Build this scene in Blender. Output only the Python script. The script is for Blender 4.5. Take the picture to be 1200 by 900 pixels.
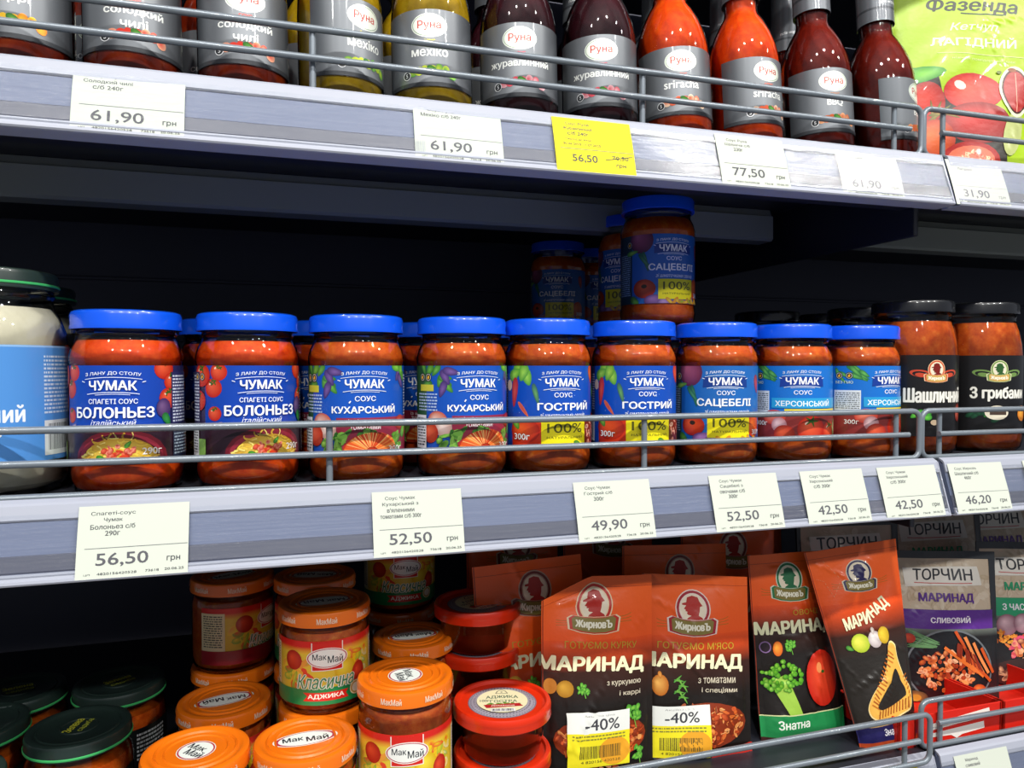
import bpy, bmesh, math, random
from math import sin, cos, pi, radians
from mathutils import Vector, Matrix
from mathutils.geometry import tessellate_polygon, delaunay_2d_cdt
import numpy as np
for o in list(bpy.data.objects): bpy.data.objects.remove(o)
S = bpy.context.scene
COL = S.collection

# ------------------------------------------------------------------ camera, world, lights, exposure
cam_d = bpy.data.cameras.new('camera'); cam = bpy.data.objects.new('camera', cam_d); COL.objects.link(cam)
cam_d.sensor_width = 36.0; cam_d.lens = 870 / 1200 * 36.0; cam_d.clip_start = .01
cam.location = (0, -.47, 0)
cam.rotation_euler = (radians(90 - 1.3), 0, radians(-17.2))
S.camera = cam
W = bpy.data.worlds.new('store_air'); S.world = W; W.use_nodes = True
W.node_tree.nodes['Background'].inputs[0].default_value = (.80, .86, 1.0, 1)
W.node_tree.nodes['Background'].inputs[1].default_value = .20

def lamp(name, loc, target, size, power, color=(1, 1, 1), shape='DISK', sy=None):
    d = bpy.data.lights.new(name, 'AREA'); d.shape = shape; d.size = size
    if sy: d.size_y = sy
    d.energy = power; d.color = color
    o = bpy.data.objects.new(name, d); COL.objects.link(o); o.location = loc
    o.rotation_euler = (Vector(target) - Vector(loc)).to_track_quat('-Z', 'Y').to_euler()
    return o
for lx, pw in ((-1.25, 14), (-.40, 17.5), (.45, 18), (1.45, 18), (2.3, 15)):          # nearer row of ceiling lamps, steep light
    lamp('ceiling_lamp', (lx, -1.33, 1.85), (lx * .3, 0, 0), .085, pw, (1, .975, .92))
for lx, pw in ((-1.3, 12), (-.25, 16), (.75, 16), (1.8, 14)):                           # farther row across the aisle
    lamp('ceiling_lamp', (lx, -2.95, 1.95), (lx * .3, 0, 0), .13, pw, (1, .985, .95))
S.view_settings.view_transform = 'Standard'; S.view_settings.look = 'None'
S.view_settings.exposure = 0.17; S.view_settings.gamma = 1; S.view_settings.use_curve_mapping = False
try:
    S.cycles.max_bounces = 10; S.cycles.transparent_max_bounces = 24; S.cycles.sample_clamp_indirect = 4
    S.cycles.use_denoising = True
except Exception: pass

# ------------------------------------------------------------------ materials
def lin(h):
    if not isinstance(h, str): return tuple(h)
    h = h.lstrip('#'); v = [int(h[i:i+2], 16) / 255 for i in (0, 2, 4)]
    return tuple(c / 12.92 if c <= .04045 else ((c + .055) / 1.055) ** 2.4 for c in v)
def mat(name, color='#888888', rough=.5, metal=0., coat=0., spec=.5, **k):
    m = bpy.data.materials.new(name); m.use_nodes = True
    b = m.node_tree.nodes['Principled BSDF']
    b.inputs['Base Color'].default_value = (*lin(color), 1)
    b.inputs['Roughness'].default_value = rough; b.inputs['Metallic'].default_value = metal
    b.inputs['Coat Weight'].default_value = coat; b.inputs['Coat Roughness'].default_value = .06
    b.inputs['Specular IOR Level'].default_value = spec
    for kk, v in k.items(): b.inputs[kk.replace('_', ' ')].default_value = v
    return m
def nodes(m): return m.node_tree.nodes, m.node_tree.links, m.node_tree.nodes['Principled BSDF']
def bump(m, scale, strength, dist=.001, detail=3, stretch=None):
    N, L, b = nodes(m)
    tc = N.new('ShaderNodeTexCoord'); mp = N.new('ShaderNodeMapping'); nz = N.new('ShaderNodeTexNoise'); bp = N.new('ShaderNodeBump')
    if stretch: mp.inputs['Scale'].default_value = stretch
    nz.inputs['Scale'].default_value = scale; nz.inputs['Detail'].default_value = detail
    bp.inputs['Strength'].default_value = strength; bp.inputs['Distance'].default_value = dist
    L.new(tc.outputs['Object'], mp.inputs[0]); L.new(mp.outputs[0], nz.inputs['Vector']); L.new(nz.outputs[0], bp.inputs['Height'])
    L.new(bp.outputs[0], b.inputs['Normal'])
    return nz
def mottled(name, cols, scale=90, rough=.5, coat=.0, detail=4, **k):
    m = mat(name, cols[0], rough, coat=coat, spec=.15, **k); N, L, b = nodes(m)
    tc = N.new('ShaderNodeTexCoord'); nz = N.new('ShaderNodeTexNoise'); cr = N.new('ShaderNodeValToRGB')
    oi = N.new('ShaderNodeObjectInfo'); ad = N.new('ShaderNodeVectorMath'); ad.operation = 'ADD'
    L.new(tc.outputs['Object'], ad.inputs[0]); L.new(oi.outputs['Random'], ad.inputs[1])
    nz.inputs['Scale'].default_value = scale; nz.inputs['Detail'].default_value = detail; nz.inputs['Roughness'].default_value = .65
    L.new(ad.outputs[0], nz.inputs['Vector']); L.new(nz.outputs[0], cr.inputs[0])
    e = cr.color_ramp.elements; n = len(cols)
    e[0].position = .20; e[0].color = (*lin(cols[0]), 1); e[1].position = .80; e[1].color = (*lin(cols[-1]), 1)
    for i, c in enumerate(cols[1:-1], 1):
        x = e.new(.20 + .60 * i / (n - 1)); x.color = (*lin(c), 1)
    L.new(cr.outputs[0], b.inputs['Base Color'])
    return m
def glass(name, tint=(.97, .98, .97), rough=.03, k=1.45, gain=1.0):
    m = bpy.data.materials.new(name); m.use_nodes = True; N = m.node_tree.nodes; L = m.node_tree.links
    N.remove(N['Principled BSDF']); out = N['Material Output']
    fr = N.new('ShaderNodeFresnel'); fr.inputs[0].default_value = k
    ml = N.new('ShaderNodeMath'); ml.operation = 'MULTIPLY'; ml.inputs[1].default_value = gain; ml.use_clamp = True
    t = N.new('ShaderNodeBsdfTransparent'); t.inputs[0].default_value = (*tint, 1)
    g = N.new('ShaderNodeBsdfGlossy'); g.inputs['Roughness'].default_value = rough
    mx = N.new('ShaderNodeMixShader')
    L.new(fr.outputs[0], ml.inputs[0]); L.new(ml.outputs[0], mx.inputs[0]); L.new(t.outputs[0], mx.inputs[1]); L.new(g.outputs[0], mx.inputs[2])
    L.new(mx.outputs[0], out.inputs[0])
    return m
def print_mat(name, rough, coat, metal=0., bumpy=0.):
    m = mat(name, '#ffffff', rough, metal, coat); N, L, b = nodes(m)
    a = N.new('ShaderNodeAttribute'); a.attribute_name = 'col'; L.new(a.outputs['Color'], b.inputs['Base Color'])
    if bumpy: bump(m, 55, bumpy, .0015, 4)
    return m
M = {}
M['print'] = print_mat('printed_paper', .34, .25)
M['foil'] = print_mat('printed_foil', .38, .2, .35)
M['film'] = print_mat('printed_plastic_film', .40, .18, .0, .6)
M['card'] = print_mat('printed_card', .7, .0)
M['glass'] = glass('jar_glass', (.97, .985, .975), .035, 1.5, 1.15)
M['cover'] = glass('clear_rail_cover', (.95, .96, .97), .16, 1.45, .26)
M['film_edge'] = mat('seal_film', '#3c1a12', .3, coat=.4)
M['sauce_red'] = mottled('tomato_sauce', ['#b02a08', '#cf3f0c', '#df5414', '#e87426'], 150)
M['sauce_orange'] = mottled('pepper_sauce', ['#b03c0a', '#cf5410', '#de6a1c', '#e89838'], 150)
M['sauce_bright'] = mottled('bolognese_sauce', ['#c43206', '#e2480a', '#ee5c14', '#f67a28'], 150)
M['sauce_chilli'] = mottled('sriracha_sauce', ['#d83c04', '#ee5006', '#f86a10'], 160)
M['sauce_bbq'] = mottled('barbecue_sauce', ['#5e0c03', '#741404', '#861e08'], 160)
M['sauce_yellow'] = mottled('mustard_sauce', ['#a8860a', '#c4a010', '#d4b82c'], 120)
M['sauce_berry'] = mottled('cranberry_sauce', ['#2a0812', '#3a0c18', '#4a1420'], 120)
M['sauce_sweet'] = mottled('sweet_chilli_sauce', ['#6a1606', '#a83008', '#c8561a'], 90)
M['mayo'] = mottled('white_sauce', ['#cfc9b4', '#dcd6c2', '#e4dfcf'], 60)
M['adjika'] = mottled('adjika_paste', ['#97300c', '#bd4a12', '#cc6420', '#dc9a44'], 150)
M['cup_paste'] = mottled('cup_paste', ['#7c2e14', '#8f3a18', '#9b461e'], 60)
M['lid_blue'] = mat('blue_lid_enamel', '#0c56e6', .26, coat=.5)
M['lid_orange'] = mat('orange_lid_enamel', '#ee7410', .3, coat=.5); bump(M['lid_orange'], 30, .05)
M['lid_black'] = mat('black_lid_enamel', '#15161a', .25, coat=.6)
M['lid_green'] = mat('dark_green_lid_enamel', '#24332f', .34, coat=.35); bump(M['lid_green'], 25, .12)
M['lime_ring'] = mat('light_green_ring', '#3fae62', .35)
M['lid_red'] = mat('red_plastic', '#dd2f0e', .32, coat=.3)
M['cup'] = mat('clear_cup_plastic', '#a3562c', .25, coat=.4)
M['sleeve'] = print_mat('shrink_sleeve', .36, .3, .35)
M['wire'] = mat('grey_coated_wire', '#7d868f', .34, .25, coat=.3)
M['rail'] = mat('rail_plastic', '#6d7690', .45, 0, .0, .3); bump(M['rail'], 60, .25, .0006, 4, (.06, 1, 6))
M['rail_light'] = mat('rail_lip_plastic', '#a8acba', .42, 0, .0, .35)
M['rail_dark'] = mat('rail_groove_plastic', '#535666', .45)
M['shelf'] = mat('charcoal_shelf_steel', '#2b2d36', .45, .2); bump(M['shelf'], 20, .1)
M['beam'] = mat('grey_shelf_steel', '#b4bcb8', .34, .35); bump(M['beam'], 40, .15, .001, 3, (.1, 1, 3))
M['back'] = mat('charcoal_back_panel', '#3c3f50', .5, .1); bump(M['back'], 30, .08)
M['floor'] = mat('floor_tiles', '#8d8a84', .4)
M['tray'] = mat('red_carton', '#d8200f', .5); bump(M['tray'], 90, .08)

# ------------------------------------------------------------------ object helpers
def link(name, me, parent=None):
    o = bpy.data.objects.new(name, me); COL.objects.link(o)
    if parent is not None: o.parent = parent
    return o
def tag(o, label, cat, group=None, kind=None):
    if label: o['label'] = label
    if cat: o['category'] = cat
    if group: o['group'] = group
    if kind: o['kind'] = kind
    return o
def thing(name, label, cat, loc, rz=0, group=None, rx=0, ry=0):
    o = bpy.data.objects.new(name, None); COL.objects.link(o); o.empty_display_size = .02
    o.location = loc; o.rotation_euler = (rx, ry, rz)
    return tag(o, label, cat, group)
def mesh(name, vs, fs, ms, smooth=True, auto=None):
    me = bpy.data.meshes.new(name); me.from_pydata(vs, [], fs)
    for m in (ms if isinstance(ms, (list, tuple)) else [ms]): me.materials.append(m)
    if smooth:
        me.polygons.foreach_set('use_smooth', [True] * len(me.polygons))
        if auto: me.set_sharp_from_angle(angle=radians(auto))
    me.update(); return me
def lathe(name, prof, m, seg=56, auto=40):
    vs, fs = [], []
    rings = []
    for r, z in prof:
        if r < 1e-7: rings.append([len(vs)]); vs.append((0, 0, z)); continue
        rings.append(list(range(len(vs), len(vs) + seg)))
        vs += [(r * cos(2 * pi * i / seg), r * sin(2 * pi * i / seg), z) for i in range(seg)]
    for a, b in zip(rings, rings[1:]):
        for i in range(seg):
            j = (i + 1) % seg
            if len(a) == 1 and len(b) == 1: continue
            if len(a) == 1: fs.append((a[0], b[j], b[i]))
            elif len(b) == 1: fs.append((a[i], a[j], b[0]))
            else: fs.append((a[i], a[j], b[j], b[i]))
    return mesh(name, vs, fs, m, True, auto)
def boxes(name, bs, m, bevel=0., smooth=False):
    bm = bmesh.new()
    for (x0, y0, z0, x1, y1, z1) in bs:
        r = bmesh.ops.create_cube(bm, size=1)
        for v in r['verts']:
            v.co = Vector((x0 + (v.co.x + .5) * (x1 - x0), y0 + (v.co.y + .5) * (y1 - y0), z0 + (v.co.z + .5) * (z1 - z0)))
    if bevel: bmesh.ops.bevel(bm, geom=bm.edges[:], offset=bevel, segments=2, affect='EDGES', profile=.5)
    me = bpy.data.meshes.new(name); bm.to_mesh(me); bm.free(); me.materials.append(m); return me
def tube(name, pts, r, m, seg=12, closed=False):
    """round bar along pts"""
    vs, fs = [], []; n = len(pts); P = [Vector(p) for p in pts]
    for i, p in enumerate(P):
        a = P[(i - 1) % n] if (closed or i > 0) else p; b = P[(i + 1) % n] if (closed or i < n - 1) else p
        t = (b - a).normalized(); u = Vector((0, 1, 0)); w = t.cross(u).normalized(); u = w.cross(t).normalized()
        for k in range(seg):
            an = 2 * pi * k / seg; vs.append(p + (u * cos(an) + w * sin(an)) * r)
    for i in range(n if closed else n - 1):
        j = (i + 1) % n
        for k in range(seg):
            l = (k + 1) % seg; fs.append((i * seg + k, i * seg + l, j * seg + l, j * seg + k))
    if not closed: fs.append(tuple(range(seg - 1, -1, -1))); fs.append(tuple(range((n - 1) * seg, n * seg)))
    return mesh(name, vs, fs, m, True, 50)
def extrude_x(name, prof, x0, x1, m):
    n = len(prof); vs = [(x0, y, z) for y, z in prof] + [(x1, y, z) for y, z in prof]
    fs = [(i, (i + 1) % n, n + (i + 1) % n, n + i) for i in range(n)] + [tuple(range(n - 1, -1, -1)), tuple(range(n, 2 * n))]
    return mesh(name, vs, fs, m, False)

# ------------------------------------------------------------------ flat print: a canvas in millimetres, x right, y DOWN from the top edge
_TXT = {}
def text_tris(s, bold, shear):
    k = (s, bold, shear)
    if k in _TXT: return _TXT[k]
    cu = bpy.data.curves.new('t', 'FONT'); cu.body = s; cu.size = 1; cu.resolution_u = 3; cu.shear = shear; cu.fill_mode = 'NONE'
    o = bpy.data.objects.new('t', cu); me = o.to_mesh()
    pv = np.array([(v.co.x, v.co.y) for v in me.vertices]).reshape(-1, 2); ed = [tuple(e.vertices) for e in me.edges]
    o.to_mesh_clear(); bpy.data.objects.remove(o); bpy.data.curves.remove(cu)
    vs, ts = [], []
    if len(pv):
        # outlines of one letter may overlap, so fill by winding number over a constrained triangulation
        nxt = {}
        for a, b in ed: nxt.setdefault(a, []).append(b); nxt.setdefault(b, []).append(a)
        dirs, seen = [], set()
        for st in range(len(pv)):
            if st in seen or st not in nxt: continue
            loop, prev, cur = [st], None, st; seen.add(st)
            while True:
                c2 = [q for q in nxt[cur] if q != prev and q not in seen]
                if prev is None and c2: c2 = [st + 1] if st + 1 in c2 else c2
                if not c2: break
                prev, cur = cur, c2[0]; seen.add(cur); loop.append(cur)
            dirs += list(zip(loop, loop[1:] + loop[:1]))
        ov, oe, of, _, _, _ = delaunay_2d_cdt([Vector(p) for p in pv], ed, [], 0, 1e-5)
        V = np.array([tuple(v) for v in ov]); T = np.array([f[:3] for f in of]); Cn = V[T].mean(axis=1)
        A = pv[[a for a, b in dirs]]; B = pv[[b for a, b in dirs]]
        yy = Cn[:, 1:2]; up = (A[None, :, 1] <= yy) & (B[None, :, 1] > yy); dn = (A[None, :, 1] > yy) & (B[None, :, 1] <= yy)
        side = (B[:, 0] - A[:, 0])[None] * (yy - A[None, :, 1]) - (Cn[:, 0:1] - A[None, :, 0]) * (B[:, 1] - A[:, 1])[None]
        wn = (up & (side > 0)).sum(1) - (dn & (side < 0)).sum(1)
        vs = [tuple(v) for v in V]; ts = [tuple(int(q) for q in t) for t, w in zip(T, wn) if w != 0]
    if not vs: vs = [(0, 0), (1, 0), (0, 1)]
    x0 = min(v[0] for v in vs); x1 = max(v[0] for v in vs); y0 = min(v[1] for v in vs); y1 = max(v[1] for v in vs)
    _TXT[k] = (vs, ts, x0, x1, y0, y1); return _TXT[k]
class Canvas:
    STEP = .010
    def __init__(s, x0, x1, h, bg='#ffffff'):
        s.x0, s.x1, s.h = x0, x1, h; s.P = []; s.n = 0
        if bg: s.rect(x0, 0, x1, h, bg)
    def _z(s): s.n += 1; return s.n * s.STEP
    def tri(s, pts, cols, z): s.P.append([(p[0], p[1], z) + tuple(c) for p, c in zip(pts, cols)])
    def poly(s, pts, c, z=None):
        z = z or s._z(); c = lin(c)
        for t in tessellate_polygon([[Vector((p[0], p[1], 0)) for p in pts]]): s.tri([pts[i] for i in t], [c] * 3, z)
    def rect(s, x0, y0, x1, y1, c, c2=None, z=None):
        z = z or s._z(); c = lin(c); d = lin(c2) if c2 else c
        s.P.append([(x0, y0, z) + c, (x1, y0, z) + c, (x1, y1, z) + d, (x0, y1, z) + d])
    def smooth(s, pts, c, m=5):
        out = []; n = len(pts)
        for i in range(n):
            p0, p1, p2, p3 = pts[i - 1], pts[i], pts[(i + 1) % n], pts[(i + 2) % n]
            for k in range(m):
                t = k / m; out.append(tuple(.5 * (2 * b + (d - a) * t + (2 * a - 5 * b + 4 * d - e) * t * t + (-a + 3 * b - 3 * d + e) * t ** 3) for a, b, d, e in zip(p0, p1, p2, p3)))
        s.poly(out, c)
    def hgrad(s, x0, y0, x1, y1, c, d):
        z = s._z(); c = lin(c); d = lin(d); s.P.append([(x0, y0, z) + c, (x1, y0, z) + d, (x1, y1, z) + d, (x0, y1, z) + c])
    def ell(s, cx, cy, rx, ry, c, rot=0, n=20, a0=0, a1=360):
        ca, sa = cos(radians(rot)), sin(radians(rot)); pts = []
        for i in range(n + (0 if a1 - a0 >= 360 else 1)):
            a = radians(a0 + (a1 - a0) * i / n); x, y = rx * cos(a), ry * sin(a); pts.append((cx + x * ca - y * sa, cy + x * sa + y * ca))
        if a1 - a0 >= 360:
            z = s._z(); c = lin(c)
            for i in range(1, n - 1): s.tri([pts[0], pts[i], pts[i + 1]], [c] * 3, z)
        else: s.poly(pts, c)
    def ball(s, cx, cy, rx, ry, cin, cout, hx=-.3, hy=-.3, n=18, rot=0):
        z = s._z(); ci, co = lin(cin), lin(cout); ca, sa = cos(radians(rot)), sin(radians(rot)); pts = []
        for i in range(n):
            a = 2 * pi * i / n; x, y = rx * cos(a), ry * sin(a); pts.append((cx + x * ca - y * sa, cy + x * sa + y * ca))
        h = (cx + rx * hx, cy + ry * hy)
        for i in range(n): s.tri([h, pts[i], pts[(i + 1) % n]], [ci, co, co], z)
    def line(s, pts, w, c):
        z = s._z(); c = lin(c)
        for a, b in zip(pts, pts[1:]):
            dx, dy = b[0] - a[0], b[1] - a[1]; l = math.hypot(dx, dy) or 1; nx, ny = -dy / l * w / 2, dx / l * w / 2
            s.P.append([(a[0] + nx, a[1] + ny, z) + c, (b[0] + nx, b[1] + ny, z) + c, (b[0] - nx, b[1] - ny, z) + c, (a[0] - nx, a[1] - ny, z) + c])
    def arcline(s, cx, cy, w, bow, th, c, n=10):
        s.line([(cx - w / 2 + w * i / n, cy + bow * ((2 * i / n - 1) ** 2)) for i in range(n + 1)], th, c)
    def leaf(s, cx, cy, l, w, rot, c, c2=None):
        ca, sa = cos(radians(rot)), sin(radians(rot)); pts = []
        for i in range(12):
            a = 2 * pi * i / 12; x = l / 2 * cos(a); y = w / 2 * sin(a) * (1 - .35 * cos(a)); pts.append((cx + x * ca - y * sa, cy + x * sa + y * ca))
        z = s._z(); a, b = lin(c), lin(c2 or c)
        for i in range(12): s.tri([(cx, cy), pts[i], pts[(i + 1) % 12]], [a, b, b], z)
    def text(s, t, cx, cy, w, h, c, bold=.0, shear=0., arc=0., out=None, ow=.05, rot=0):
        if out: s.text(t, cx, cy, w, h, out, bold + ow, shear, arc, rot=rot)
        vs, ts, x0, x1, y0, y1 = text_tris(t, 0, shear); z = s._z(); c = lin(c)
        if not h: h = w * (y1 - y0) / max(x1 - x0, 1e-6)
        if not w: w = h * (x1 - x0) / max(y1 - y0, 1e-6)
        ca, sa = cos(radians(rot)), sin(radians(rot)); q = []
        for x, y in vs:
            u = ((x - x0) / (x1 - x0) - .5) * w; v = -((y - y0) / (y1 - y0) - .5) * h + arc * ((2 * u / w) ** 2)
            q.append((cx + u * ca - v * sa, cy + u * sa + v * ca))
        # heavier strokes: the same word printed again a hair's breadth aside
        b = bold * .9 * min(h, 1.15 * w / max(1, len(t))); ring = [(0, 0)] if b <= 0 else [(b * cos(k * pi / 3), .7 * b * sin(k * pi / 3)) for k in range(6)] if bold > .05 else [(-b, 0), (b, 0), (0, .6 * b), (0, -.6 * b)]
        for k, (dx, dy) in enumerate(ring):
            for a in ts: s.tri([(q[i][0] + dx, q[i][1] + dy) for i in a], [c] * 3, z + k * .005)
        s.n += 2
    def smalltext(s, x0, y0, x1, y1, n, c, rnd, fill=.5):
        """rows of print too small to read"""
        z = s._z(); c = lin(c); dh = (y1 - y0) / n
        for i in range(n):
            x = x0; y = y0 + i * dh
            while x < x1 - .4:
                l = min(rnd.uniform(.6, 3.2), x1 - x)
                s.P.append([(x, y, z) + c, (x + l, y, z) + c, (x + l, y + dh * fill, z) + c, (x, y + dh * fill, z) + c]); x += l + rnd.uniform(.4, .8)
    def bars(s, x0, y0, x1, y1, c, rnd):
        z = s._z(); c = lin(c); x = x0
        while x < x1 - .2:
            l = rnd.choice((.25, .4, .7)); s.P.append([(x, y0, z) + c, (x + l, y0, z) + c, (x + l, y1, z) + c, (x, y1, z) + c]); x += l + rnd.choice((.3, .45, .6))
    def food(s, cx, cy, rx, ry, cols, n, rnd, size=(1, 3), strand=False):
        for i in range(n):
            s.n -= .65
            a = rnd.uniform(0, 2 * pi); q = math.sqrt(rnd.random()); x = cx + rx * q * cos(a); y = cy + ry * q * sin(a); c = rnd.choice(cols)
            if strand:
                l = rnd.uniform(*size) * 2; t = rnd.uniform(0, 2 * pi); b = rnd.uniform(-1.2, 1.2)
                s.line([(x + l * k / 4 * cos(t + b * k / 4), y + l * k / 4 * sin(t + b * k / 4) * .6) for k in range(5)], rnd.uniform(.5, 1.1), c)
            else:
                d = rnd.choice(cols); s.ball(x, y, rnd.uniform(*size), rnd.uniform(*size) * .6, c, d, n=8, rot=rnd.uniform(0, 180))
    # splitting + mapping
    @staticmethod
    def _half(poly, ax, k, keep_less):
        out = []; n = len(poly)
        for i in range(n):
            a, b = poly[i], poly[(i + 1) % n]; da, db = a[ax] - k, b[ax] - k
            if not keep_less: da, db = -da, -db
            if da <= 0: out.append(a)
            if (da < 0 < db) or (db < 0 < da):
                t = da / (da - db); out.append(tuple(p + (q - p) * t for p, q in zip(a, b)))
        return out if len(out) > 2 else None
    def _split(s, polys, ax, step):
        res = []
        for p in polys:
            lo = min(v[ax] for v in p); hi = max(v[ax] for v in p)
            k0 = math.floor(lo / step + 1e-6); k1 = math.ceil(hi / step - 1e-6)
            if k1 - k0 <= 1: res.append(p); continue
            rest = p
            for k in range(k0 + 1, k1):
                a = s._half(rest, ax, k * step, True)
                if a: res.append(a)
                rest = s._half(rest, ax, k * step, False)
                if not rest: break
            if rest: res.append(rest)
        return res
    def build(s, name, fmap, m, sx=None, sy=None):
        polys = s.P
        for ax, k, less in ((0, s.x0, False), (0, s.x1, True), (1, 0, False), (1, s.h, True)):
            q = []
            for p in polys:
                if all((v[ax] <= k + 1e-9) if less else (v[ax] >= k - 1e-9) for v in p): q.append(p)
                else:
                    r = s._half(p, ax, k, less)
                    if r: q.append(r)
            polys = q
        if sx: polys = s._split(polys, 0, sx)
        if sy: polys = s._split(polys, 1, sy)
        if sx and sy: polys = s._split([[v + (v[0] - v[1],) for v in p] for p in polys], 6, sx)      # cell diagonals
        vs, ns, cs, fs = [], [], [], []
        for p in polys:
            area = sum(p[i][0] * p[(i + 1) % len(p)][1] - p[(i + 1) % len(p)][0] * p[i][1] for i in range(len(p)))
            if abs(area) < 1e-9: continue
            if area > 0: p = p[::-1]
            f = []
            for v in p:
                co, no = fmap(v[0], v[1], v[2] * .001); f.append(len(vs)); vs.append(co); ns.append(no); cs += [v[3], v[4], v[5], 1.]
            fs.append(f)
        me = bpy.data.meshes.new(name); me.from_pydata(vs, [], fs)
        at = me.attributes.new('col', 'FLOAT_COLOR', 'POINT'); at.data.foreach_set('color', cs)
        me.materials.append(m); me.polygons.foreach_set('use_smooth', [True] * len(me.polygons))
        me.normals_split_custom_set_from_vertices(ns); me.update(); return me
def cyl_map(R, ztop, step=3.0, taper=0.):
    """R and ztop in metres; canvas centre faces local -Y"""
    def f(x, y, off):
        k = math.floor(x / step + 1e-7); t = x / step - k; P = []
        for j in (k, k + 1):
            a = j * step * .001 / R; P.append((sin(a), -cos(a)))
        rr = R + off + taper * y * .001
        nx, ny = P[0][0] * (1 - t) + P[1][0] * t, P[0][1] * (1 - t) + P[1][1] * t; a = x * .001 / R
        return (rr * nx, rr * ny, ztop - y * .001), (sin(a), -cos(a), 0)
    return f
def flat_front(ztop, y0=0., tilt=0.):
    def f(x, y, off): return (x * .001, y0 - off, ztop - y * .001), (0, -1, 0)
    return f
def flat_top(z0):
    def f(x, y, off): return (x * .001, -y * .001, z0 + off), (0, 0, 1)
    return f

# ================================================================== THE SETTING
ZT, ZM, ZL, ZU = .1705, -.0765, -.319, .500         # shelf surfaces
back = tag(link('wall_back', boxes('wall_back', [(-.9, .49, -1.3, 1.9, .51, .9)], M['back'])), 'dark charcoal steel back panel behind the shelves', None, kind='structure')
for k, z in enumerate((.10, .03, -.02, .23, -.2)):
    tag(link('trim_%d' % (k + 1), boxes('trim', [(-.9, .484, z, 1.9, .4895, z + .004)], M['back'], .001)), 'thin horizontal rib on the dark back panel', None, kind='structure')
tag(link('floor', boxes('floor', [(-3, -4, -1.35, 4, 1, -1.3)], M['floor'])), 'pale store floor below the shelves', None, kind='structure')
MODS = ((-.85, .5085, 'long left bay'), (.5145, 1.75, 'right bay'))
LEV = ((ZU, 'topmost'), (ZT, 'bottle'), (ZM, 'sauce jar'), (ZL, 'pouch'))
def shelf_at(x0, x1, z, label, grp):
    t = thing('shelf', label, 'shelf', (0, 0, z), group=grp)
    link('shelf_board', boxes('b', [(x0, .008, -.006, x1, .485, 0)], M['shelf'], .001), t)
    link('shelf_underside_fold', boxes('u', [(x0, .010, -.036, x1, .014, -.006), (x0, .014, -.036, x1, .045, -.034)], M['shelf'], .0008), t)
    link('stiffener_beam', extrude_x('s', [(.196, -.0065), (.193, -.013), (.1905, -.014), (.1900, -.037), (.1925, -.0395), (.215, -.0395), (.215, -.0065)], x0 + .02, x1 - .02, M['beam']), t)
    return t
SL = {(0, 0): 'steel shelf above the frame over the bottles, left bay', (0, 1): 'steel shelf above the frame, right bay',
      (1, 0): 'dark steel shelf under the glass sauce bottles, with a grey stiffener beam', (1, 1): 'dark steel shelf under the lime ketchup pouch',
      (2, 0): 'dark steel shelf under the row of blue-lidded jars', (2, 1): 'dark steel shelf under the second black-lidded jar',
      (3, 0): 'dark steel shelf under the orange-lidded jars', (3, 1): 'dark steel shelf under the red trays'}
for i, (z, nm) in enumerate(LEV):
    for j, (x0, x1, mn) in enumerate(MODS): shelf_at(x0, x1, z, SL[(i, j)], 'shelves of the unit')
# brackets at the joint of the two bays
for z, nm in ((ZT, 'under the bottle shelf'), (ZM, 'under the sauce jar shelf')):
    me = boxes('bracket', [(.5090, .03, z - .060, .5140, .48, z - .004)], M['shelf'], .0008)
    tag(link('shelf_bracket', me), 'dark steel bracket at the bay joint ' + nm, 'bracket', 'shelf brackets at the bay joint')
# price rails: back body, dark groove, bottom lip, top lip, clear cover.  front leans outward at the bottom
def rail(x0, x1, zs, label):
    t = thing('price_rail', label, 'price rail', (0, 0, zs), group='price rails')
    def F(a, d=0.): return (.0035 - .0120 * a - .000956 * d, -.0020 - .0390 * a + .000294 * d)   # a runs down the sloping face, d stands off it (mm)
    link('rail_body', extrude_x('rail_body', [F(0, .2), F(.0, -2), (.0076, .001), (.0076, -.040), F(1, -2), F(1, .2)], x0, x1, M['rail']), t)
    link('top_lip', extrude_x('top_lip', [(.0074, .0022), F(-.06, .6), F(-.02, 1.6), F(.17, 1.6), F(.19, .7), F(.19, .25), F(.0, .25), (.0074, .0012)], x0, x1, M['rail_light']), t)
    link('groove', extrude_x('groove', [F(.64, .25), F(.66, .8), F(.86, .8), F(.88, .25)], x0, x1, M['rail_dark']), t)
    link('bottom_lip', extrude_x('bottom_lip', [(.0076, -.0402), (.0076, -.0425), F(1.04, .0), F(1.04, 1.6), F(1.02, 2.4), F(.985, 2.4), F(.97, 1.6), F(.94, 1.5), F(.92, 2.0), F(.895, 2.0), F(.885, .9), F(.885, .3), F(1, .3)], x0, x1, M['rail_light']), t)
    p, q = F(.10, 2.0), F(.93, 2.2)
    link('clear_cover', mesh('clear_cover', [(x0, *p), (x1, *p), (x1, *q), (x0, *q)], [(0, 1, 2, 3)], M['cover'], False), t)
    u, v = F(1.03, 2.4), F(-.03, 1.8)
    link('end_cap', mesh('end_cap', [(x1 - .0011, .0076, .001), (x1 - .0011, *v), (x1 - .0011, *u), (x1 - .0011, .0076, -.0423), (x1 - .0001, .0076, .001), (x1 - .0001, *v), (x1 - .0001, *u), (x1 - .0001, .0076, -.0423)],
         [(0, 1, 2, 3), (7, 6, 5, 4), (0, 4, 5, 1), (1, 5, 6, 2), (2, 6, 7, 3), (3, 7, 4, 0)], M['rail_light'], False), t)
    return t
M['cover'].node_tree.nodes['Glossy BSDF'].inputs['Roughness'].default_value = .2
N_ = M['cover'].node_tree.nodes; L_ = M['cover'].node_tree.links
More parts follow.
